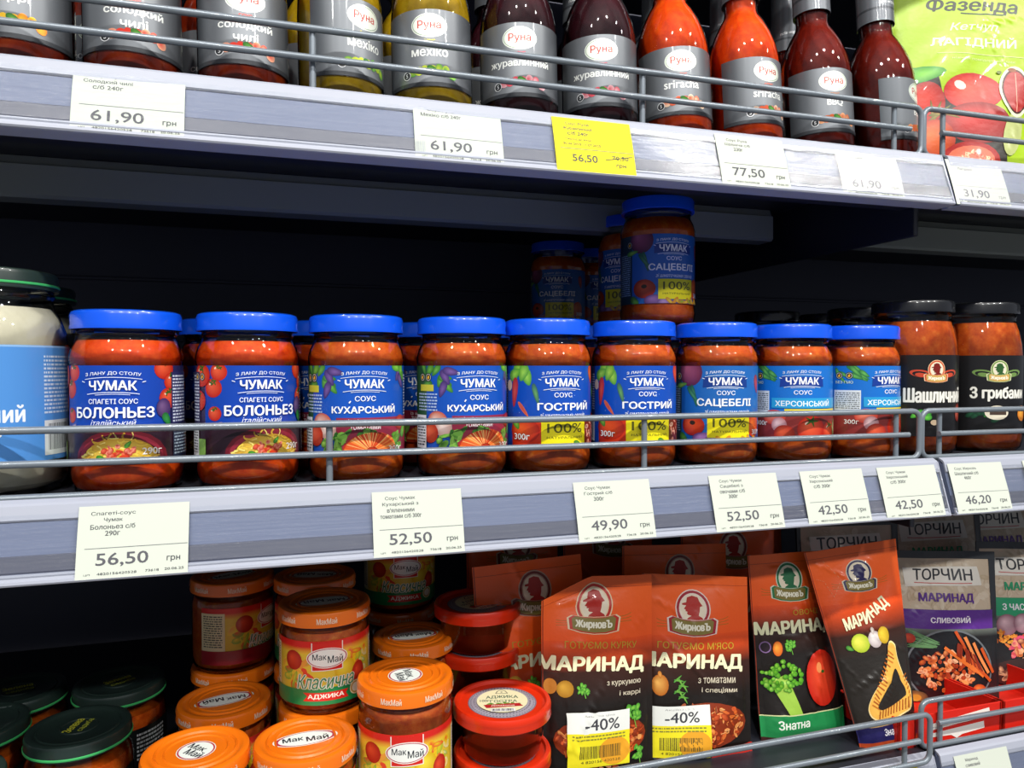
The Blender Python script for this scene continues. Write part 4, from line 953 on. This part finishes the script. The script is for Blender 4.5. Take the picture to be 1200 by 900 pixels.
def meat(c, x, y, rx, ry, seed):
    r = random.Random(seed); c.ell(x, y, rx, ry, '#8a3010'); c.food(x, y, rx * .95, ry * .92, ['#c8501c', '#e0762c', '#a83a12', '#f0a05a', '#7a2408', '#d86030'], 110, r, (1.2, 4)); c.food(x, y, rx * .85, ry * .8, ['#f0b070', '#6a2008', '#e88a48'], 40, r, (1, 2.5), True)
def parsley(c, x, y, s, seed=1):
    r = random.Random(seed)
    for k in range(14): c.leaf(x + r.uniform(-s, s) * .6, y + r.uniform(-s, s) * .6, s * .7, s * .4, r.uniform(0, 180), '#8ad04a', '#3a8a2a')
    c.line([(x, y), (x + s * .3, y + s * 1.2)], .7, '#6ab040')
def p_chicken(W, H):
    c = zh_base(W, H, 48, 72, lx=-4, seed=5)
    c.text('ГОТУЄМО КУРКУ', 1, 52, 60, 5.2, '#c99a2e', .015, rot=3); c.text('МАРИНАД', -6, 67, 86, 12.5, '#f4f0c4', .07, rot=3)
    c.ball(-29, 84, 6.5, 6.5, '#d8a43a', '#a8741c'); c.ell(-40, 82, 5, 6, '#b8742c'); parsley(c, -15, 84, 6, 2)
    c.text('з куркумою', 19, 82, 30, 4.2, '#d8ccb4', .02, rot=2); c.text('і каррі', 24, 90, 19, 4.4, '#d8ccb4', .02, rot=2)
    meat(c, 0, 122, 38, 18, 3); parsley(c, 26, 106, 9, 4); parsley(c, 30, 136, 7, 6); c.rect(0, H - 5, W / 2, H, '#d8431a')
    c.food(-6, 141, 26, 6, ['#c85a2a', '#e8a078', '#8a2a10'], 20, random.Random(4), (2, 5)); return c
def p_meat(W, H):
    c = zh_base(W, H, 50, 74, rim='#a81a2c', ring='#f2dcd0', lx=-4, ly=35, seed=7)
    c.text("ГОТУЄМО М'ЯСО", -2, 59, 66, 5.4, '#c99a2e', .02, rot=3); c.text('МАРИНАД', -6, 72, 88, 13, '#f4f0c4', .07, rot=4)
    c.ball(-34, 89, 6.5, 8.5, '#f0b45a', '#b8651c'); c.leaf(-34, 81, 6, 3, 80, '#e8a04a', '#b86a20')
    for k in range(12): c.leaf(-20 + 1.2 * (k % 6) , 84 + 1.5 * k, 9, 1.5, -40 + (k % 3) * 50, '#8fc84a', '#3f8a3a')
    c.text('з томатами', 14, 87, 33, 4.4, '#d8ccb4', .02, rot=3); c.text('і спеціями', 16, 95, 31, 4.4, '#d8ccb4', .02, rot=3)
    meat(c, 4, 122, 36, 18, 9); c.food(-6, 110, 18, 7, ['#8a4020', '#a85a38', '#5a2410'], 30, random.Random(5), (1, 3)); c.food(-25, 145, 18, 6, ['#7a2a4a', '#4a6a3a', '#c83a1a', '#3a5a7a'], 20, random.Random(6), (2, 5)); c.rect(8, H - 8, W / 2, H, '#c8281a'); return c
def p_veg(W, H):
    c = zh_base(W, H, 48, 70, rim='#1f7a4a', ring='#e8ead0', man='#1f6a40', lx=-4, ly=30, lw=38, seed=9)
    c.text('ОВОЧІ', 10, 56, 28, 5, '#c99a2e', .02); c.text('МАРИНАД', -2, 70, 84, 13.5, '#f4f0c4', .07)
    c.ell(-36, 86, 5.5, 5.5, '#8a6a9a'); c.ell(-36, 86, 4.4, 4.4, '#2a1a24'); c.ball(-24, 88, 5, 7, '#f8a83a', '#d8601a'); parsley(c, -11, 86, 7, 8)
    r = random.Random(10)
    c.poly([(-34, 118), (-18, 112), (-4, 150), (-16, 153)], '#9fc84a')
    for k in range(70):
        a = r.uniform(0, 2 * pi); q = math.sqrt(r.random()); c.ball(-22 + 20 * q * cos(a), 114 + 14 * q * sin(a), r.uniform(1.6, 3), r.uniform(1.6, 3), r.choice(['#8fd03a', '#6fb82a', '#a8dc5a']), '#3f8a1a', n=7)
    c.ball(20, 118, 18, 26, '#f4502c', '#c01e0c', n=24); c.ell(17, 108, 3, 5, '#ff9a5a'); c.ell(21, 112, 2, 1.5, '#2f5a1a')
    c.rect(-W / 2, 148, W / 2, 168, '#1f8a4a'); c.rect(-W / 2, 148, W / 2, 149, '#d8d8a0'); c.text('Знатна', -14, 157, 32, 8, '#f0f4e8', .05); c.rect(-W / 2, 168, W / 2, H, '#3a1612')
    return c
def p_grill(W, H):
    c = zh_base(W, H, 60, 95, rim='#2a2258', ring='#e8ddc0', man='#2a2258', lx=2, ly=36, lw=36, seed=11, bot='#26211c')
    z = [(-W / 2 + 16, 12), (-W / 2 + 30, 34), (-W / 2 + 18, 52), (-W / 2 + 12, 34), (-W / 2 + 4, 30)]
    for a, b in zip(z, z[1:]):
        for k in range(0, 10, 2): c.line([(a[0] + (b[0] - a[0]) * k / 10, a[1] + (b[1] - a[1]) * k / 10), (a[0] + (b[0] - a[0]) * (k + 1) / 10, a[1] + (b[1] - a[1]) * (k + 1) / 10)], .5, '#f4a070')
    c.text('МАРИ', -12, 80, 32, 13, '#f4f0c4', .07, rot=-8); c.text('НАД', 16, 70, 24, 14, '#f4f0c4', .07, rot=-30)
    c.ball(-14, 104, 11, 10, '#f4ec5a', '#a8c02a'); c.leaf(-28, 108, 10, 5, 30, '#6fb544', '#2c6f2a'); c.ball(4, 102, 8, 9, '#f4ece8', '#b8a8a8'); c.leaf(3, 93, 8, 4, 90, '#e8dcd4', '#b0a098'); c.ball(15, 99, 7, 9, '#f0d03a', '#c09a1a')
    outer = [(22, 108), (27, 113), (28, 128), (34, 146), (42, 160), (40, 176), (24, 182), (2, 186), (-20, 182), (-24, 172), (-14, 158), (4, 142), (14, 126), (18, 112)]
    c.smooth([(x * 1.04 - .4, (y - 150) * 1.04 + 150) for x, y in outer], '#f6dc9a'); c.smooth(outer, '#f0b54e')
    for k in range(15):
        u = k / 14; x = 18 - 36 * u; y = 116 + 52 * u; c.line([(x - 1, y), (x + 5 + 3 * sin(k), y + 6)], 1.7, '#a8561a' if k % 2 else '#c87424')
    for k in range(11): x = -14 + 4.8 * k; c.line([(x, 183 - .5 * k), (x + 3, 175 - .8 * k)], 1.7, '#a8561a')
    for k in range(6): c.line([(33 + 1.4 * k, 146 + 4.5 * k), (38 + .6 * k, 143 + 4.5 * k)], 1.4, '#b8651c')
    c.smooth([(23, 136), (28, 148), (33, 160), (30, 166), (10, 172), (-8, 174), (-12, 170), (-2, 160), (12, 148), (19, 138)], '#26211c')
    c.rect(-W / 2, 190, W / 2, 207, '#231f5a'); c.rect(-W / 2, 190, W / 2, 191, '#d8b070'); c.text('Знатна ї', 8, 198, 36, 7.5, '#f0f0f4', .05); c.rect(-W / 2, 207, W / 2, H, '#b8451c')
    return c
def p_plain(W, H):
    c = zh_base(W, H, 70, 110, rim='#7a1a14', ring='#c8a890', lx=4, ly=30, lw=38, seed=13); c.text('МАРИНАД', 0, 82, 80, 12.5, '#f4f0c4', .07); c.text('ГОТУЄМО', 0, 66, 40, 5, '#c99a2e', .02)
    c.ball(-20, 98, 6.5, 6.5, '#d8a43a', '#a8741c'); parsley(c, -4, 98, 6, 2); return c
def torchin(col, name, lines, seed, pan):
    def f(W, H):
        c = Canvas(-W / 2, W / 2, H, '#33373c'); c.STEP = .016; c.n += 5; r = random.Random(seed)
        c.rect(-W / 2 + 4, 8, W / 2 - 7, 62, '#cdb9a0'); c.food(0, 36, W / 2 - 6, 26, ['#c9b498', '#d8c6ae', '#bfa98c', '#dccdb8'], 90, r, (2, 7)); c.rect(W / 2 - 7.5, 0, W / 2, H, '#33373c'); c.rect(-W / 2, 0, W / 2, 8, '#33373c')
        c.poly([(-W / 2 + 12, 18), (W / 2 - 22, 16), (W / 2 - 18, 36), (-W / 2 + 14, 38)], '#e9e3d8')
        c.n += 8; c.text('ТОРЧИН', -3, 25, 66, 12, '#23242a', .025); c.arcline(-3, 34.5, 64, -.8, .8, '#c83a3a')
        c.text(name, 0, 50, 60, 10.5, col, .05)
        c.rect(-W / 2 + 3, 62, W / 2 - 6, 82, col)
        for i, l in enumerate(lines): c.text(l, 2, 72, min(W * .8, 5.6 * len(l)), 7, '#f2eef4', .05)
        c.rect(-W / 2, 82, W / 2, H, '#1d1d1f'); c.rect(-W / 2, 82, W / 2, 90, '#6a706a', '#1d1d1f')
        if pan:
            c.ell(0, 122, 48, 40, '#6a7074', n=40); c.ell(0, 122, 46, 38, '#15161a', n=40)
            for k in range(20): c.line([(-48 + r.uniform(0, 8), 82 + k), (-20 + r.uniform(0, 9), 96 + k * .3)], .7, '#5f8a5a')
            c.food(-4, 126, 32, 20, ['#d86a2c', '#e89050', '#b8451c', '#f0b48a', '#a83a1c', '#8a2c14'], 120, r, (2, 5))
            for k in range(7): c.line([(4 + 5 * k, 84 + 3 * k), (-14 + 7 * k, 98 + 3 * k), (24 + 4 * k, 124 + 2.5 * k)][1:] if k % 2 else [(6 + 5 * k, 84 + 3 * k), (30 + 3 * k, 128)], 3.4, r.choice(['#e0702c', '#c8501c', '#e88a4a']))
            for k in range(16): a = r.uniform(.2, .9); c.line([(2 + 30 * a, 92 + 20 * a), (-4 + 46 * a, 104 + 26 * a)], 1.4, '#8a2c14')
            c.ball(30, 146, 8, 7, '#f4803a', '#b8401a'); c.ball(-38, 154, 13, 8, '#c89a4a', '#5a4a34'); c.ell(-38, 154, 6, 4, '#d8a83a'); c.ball(-44, 92, 6, 5, '#e0502c', '#a82414')
        else:
            for x, y, q in ((-30, 92, 12), (-12, 90, 11), (2, 96, 12)): c.ball(x, y, q, q, '#e8c4cc', '#8a5a6a')
            c.food(-34, 106, 14, 8, ['#e8a03a', '#d8762a', '#b85a1c'], 24, r, (2, 4)); c.food(10, 118, 40, 16, ['#e07a3c', '#f0a878', '#c8502c', '#d8486a', '#8a3a2a'], 80, r, (2.5, 6)); c.ell(0, 145, 50, 18, '#3a2624'); c.food(0, 148, 44, 14, ['#5a3a34', '#7a4a3a', '#3a2220', '#e8b48a'], 50, r, (2, 6))
        return c
    return f
p1 = pouch('red marinade pouch with a discount sticker and green parsley, nearest the red cup', p_chicken, 93, 152, 10, (.2355, .062, ZL), -4, 5, 1.5, seed=21, extra=lambda: (sticker()(), -28, 101), topcut=lambda x: max(0, (-x - 5) * .42))
p2 = pouch('red marinade pouch with a discount sticker and an onion, between two other red pouches', p_meat, 93, 148, 9, (.3255, .062, ZL), -8, 6, 1.0, seed=33, extra=lambda: (sticker()(), -44, 105), topcut=lambda x: (x + 46) * .06)
p3 = pouch('marinade pouch with broccoli and tomato above a green band', p_veg, 92, 172, 9, (.4290, .064, ZL), -6, 7, -1.0, seed=41)
p3.scale = (.87, .95, .905)
p4 = pouch('tilted orange marinade pouch with grilled vegetable ring above a navy band', p_grill, 96, 216, 8, (.4880, .028, ZL - .001), -10, 20, 0, seed=52, crumple=1.3, pinch=lambda y: 1.12 - .42 * min(1, y / 200.))
p4.rotation_euler = (Matrix.Rotation(radians(-12), 4, 'Z') @ Matrix.Rotation(radians(-10), 4, 'X') @ Matrix.Rotation(radians(-7), 4, 'Y')).to_euler()
p4.scale = (.80, .80, .775)
pouch('red marinade pouch in half shade behind the plastic cups', p_plain, 96, 156, 8, (.2050, .110, ZL), -2, 5, -3, seed=61)
pouch('red marinade pouch looking out above the one with the onion', p_plain, 100, 156, 7, (.340, .125, ZL), -8, 4, 1, seed=62)
pouch('red marinade pouch with a tall top edge behind the broccoli pouch', p_plain, 96, 170, 7, (.4060, .142, ZL), -8, 5, 2, seed=63)
pouch('dark shaded pouch with an emblem right under the price rail', p_plain, 92, 175, 7, (.3100, .20, ZL), -8, 4, 0, seed=64)
pouch('shaded red pouch in the rear between the broccoli and tilted pouches', p_plain, 92, 178, 7, (.4680, .205, ZL), -8, 4, 0, seed=65)
pouch('deeply shaded pouch at the rear behind the plastic cups', p_plain, 92, 168, 7, (.2150, .215, ZL), -4, 4, 0, seed=66)
tor1 = torchin('#5a2a8a', 'МАРИНАД', ['СЛИВОВИЙ'], 71, True); tor2 = torchin('#2a9a6a', 'МАРИНАД', ['З ЧАСНИКОМ ТА'], 72, False)
q1 = pouch('beige and black marinade pouch with a purple band and a frying pan', tor1, 118, 158, 9, (.6060, .080, ZL + .001), -14, 6, 1.5, seed=73, grp='beige topped marinade pouches')
q2 = pouch('beige and black marinade pouch with a green band cut by the right edge', tor2, 118, 158, 9, (.7180, .084, ZL + .001), -14, 6, 1.5, seed=74, grp='beige topped marinade pouches')
q1.scale = q2.scale = (.885,) * 3
for k, (x, y, s, nm) in enumerate(((.560, .150, 75, 'narrow dark food pouch between the tilted one and the purple-banded one'), (.690, .165, 76, 'dark-topped pouch behind the purple-banded one'), (.790, .175, 77, 'dark-topped pouch behind the green-banded one'), (.620, .230, 78, 'dark-topped pouch at the rear under the rail joint'))):
    pouch(nm, tor1 if k % 2 == 0 else tor2, 112, 162 + 3 * k, 7, (x, y, ZL), -10, 5, 0, seed=s, grp='dark pouches behind')
# lime ketchup pouches on the bottle shelf
def p_lime(W, H):
    c = Canvas(-W / 2, W / 2, H, None); c.STEP = .018; c.rect(-W / 2, 60, W / 2, H, '#a5c70c'); r = random.Random(81)
    c.rect(-W / 2, 0, W / 2, 60, '#b2d016', '#a5c70c')
    c.text('Фазенда', 6, 62, 84, 16, '#22260c', .05, .15, 0); c.arcline(14, 71, 40, -1, 1.4, '#22260c'); c.leaf(-10, 50, 12, 6, -120, '#22260c'); c.leaf(-3, 50, 12, 6, -60, '#22260c')
    c.text('Кетчуп', 6, 85, 44, 10, '#e9f0c8', .02, .3, 0); c.text('ЛАГІДНИЙ', 6, 100, 78, 12, '#eef3d4', .03, 0, -1.5)
    c.arcline(14, 112, 84, -1, .6, '#d9e69a'); c.text('ніжний помідорний смак', 14, 117, 60, 3, '#d9e69a', .0)
    c.poly([(-W / 2, 120), (-30, 128), (-24, 150), (10, 152), (34, 190), (36, 240), (-W / 2, 240)], '#2a241c')
    c.leaf(-40, 132, 38, 16, -8, '#7fcf3a', '#2f8a1c'); c.ball(-38, 160, 17, 20, '#e8402c', '#a0140c', n=26)
    c.ball(4, 148, 27, 18, '#f05a44', '#b81a14', n=28); c.ell(-8, 142, 6, 4, '#ffd8cc', 20, 10); c.ball(8, 178, 30, 20, '#d83a34', '#8a1410', n=26)
    for k in range(5): c.leaf(-32 + 3 * k, 170, 26, 3, -100 + 30 * k, '#a8903a', '#5a5a1a')
    c.ball(-30, 196, 18, 20, '#e86a1c', '#b0300c'); c.ell(2, 214, 26, 18, '#a8140c'); c.ell(2, 214, 21, 14, '#e86a4a'); c.food(2, 214, 18, 11, ['#f4c8a0', '#e8502c', '#f0e0b0', '#d8381c'], 40, r, (1, 3)); c.ell(40, 186, 9, 22, '#b8c07a', 10)
    # leaf-shaped window
    pts = [(56 + (11 + 6 * 0) * sin(a) * (1 if True else 1), 150 - 26 * cos(a) * (1 if cos(a) > 0 else 1.1)) for a in [2 * pi * k / 24 for k in range(24)]]
    def drop(w, h, col): c.poly([(43 + w * sin(a) * (1 - .25 * (cos(a) < 0) * -cos(a)), 146 - h * cos(a)) for a in [2 * pi * k / 26 for k in range(26)]], col)
    drop(16, 25, '#dfe8c0'); drop(13.5, 22, '#4a1414'); drop(12, 20, '#a8221c'); c.line([(43, 128), (43, 166)], .8, '#e8a08a')
    c.ell(28, 128, 2.4, 1.6, '#6a7a0c'); c.ell(40, 125, 4, 2, '#8a4a1c'); c.ell(74, 170, 3, 4, '#b02a14')
    return c
pouch('lime green ketchup stand-up pouch with tomatoes and a leaf-shaped window', p_lime, 138, 232, 14, (.6060, .072, ZT), -20, 6, 3, seed=91, grp='ketchup pouches', cat='pouch', name='ketchup_pouch', topcut=lambda x: max(0, (-x - 38) * 1.2))
pouch('second ketchup pouch cut by the right edge of the frame', p_lime, 138, 232, 14, (.7400, .060, ZT), -14, 6, 0, seed=92, grp='ketchup pouches', cat='pouch', name='ketchup_pouch')

# ================================================================== RED CARTON TRAYS
def tray(x0, x1, y0, y1, z, label, h=.026, stripes=True):
    t = thing('carton_tray', label, 'tray', ((x0 + x1) / 2, y0, z), 0, 'red carton trays'); w = (x1 - x0) / 2; d = y1 - y0
    link('front_panel', boxes('f', [(-w, 0, 0, w, .0015, h)], M['tray'], .0004), t)
    link('back_panel', boxes('f', [(-w, d - .0015, 0, w, d, h * .8)], M['tray'], .0004), t)
    for s in (-1, 1):
        a, b = sorted((s * w, s * (w - .0015)))
        vs = [(a, 0, 0), (b, 0, 0), (b, d, 0), (a, d, 0), (a, 0, h), (b, 0, h), (b, d, h * .8), (a, d, h * .8)]
        link('side_panel', mesh('side_panel', vs, [(0, 3, 2, 1), (4, 5, 6, 7), (0, 1, 5, 4), (1, 2, 6, 5), (2, 3, 7, 6), (3, 0, 4, 7)], M['tray'], False), t)
    link('bottom_panel', boxes('f', [(-w, 0, 0, w, d, .0008)], M['tray']), t)
    if stripes:
        r = random.Random(7); c = Canvas(-w * 1000, w * 1000, h * 1000, None); ww = w * 1000
        c.poly([(-ww + 8, 9), (ww - 14, 3), (ww - 13, 7), (2, 9.5), (ww - 16, 10.5), (-ww + 12, 14), (-ww + 8, 12.5)], '#f0e8e0'); c.poly([(-ww + 8, 17), (ww - 20, 14), (ww - 19, 20), (0, 22), (-6, 24.5), (-12, 21), (-ww + 9, 20)], '#f0e8e0')
        link('front_print', c.build('front_print', flat_front(h, -.0002), M['card']), t)
    return t
tray(.5120, .6000, .0185, .135, ZL, 'red carton tray with white stripes under the purple-banded pouch')
tray(.6030, .6900, .0185, .135, ZL, 'red carton tray under the green-banded pouch, right of the striped one', stripes=False)
tray(.4880, .5060, .0185, .090, ZL, 'narrow red carton beside the joint of the wire fronts', stripes=False)
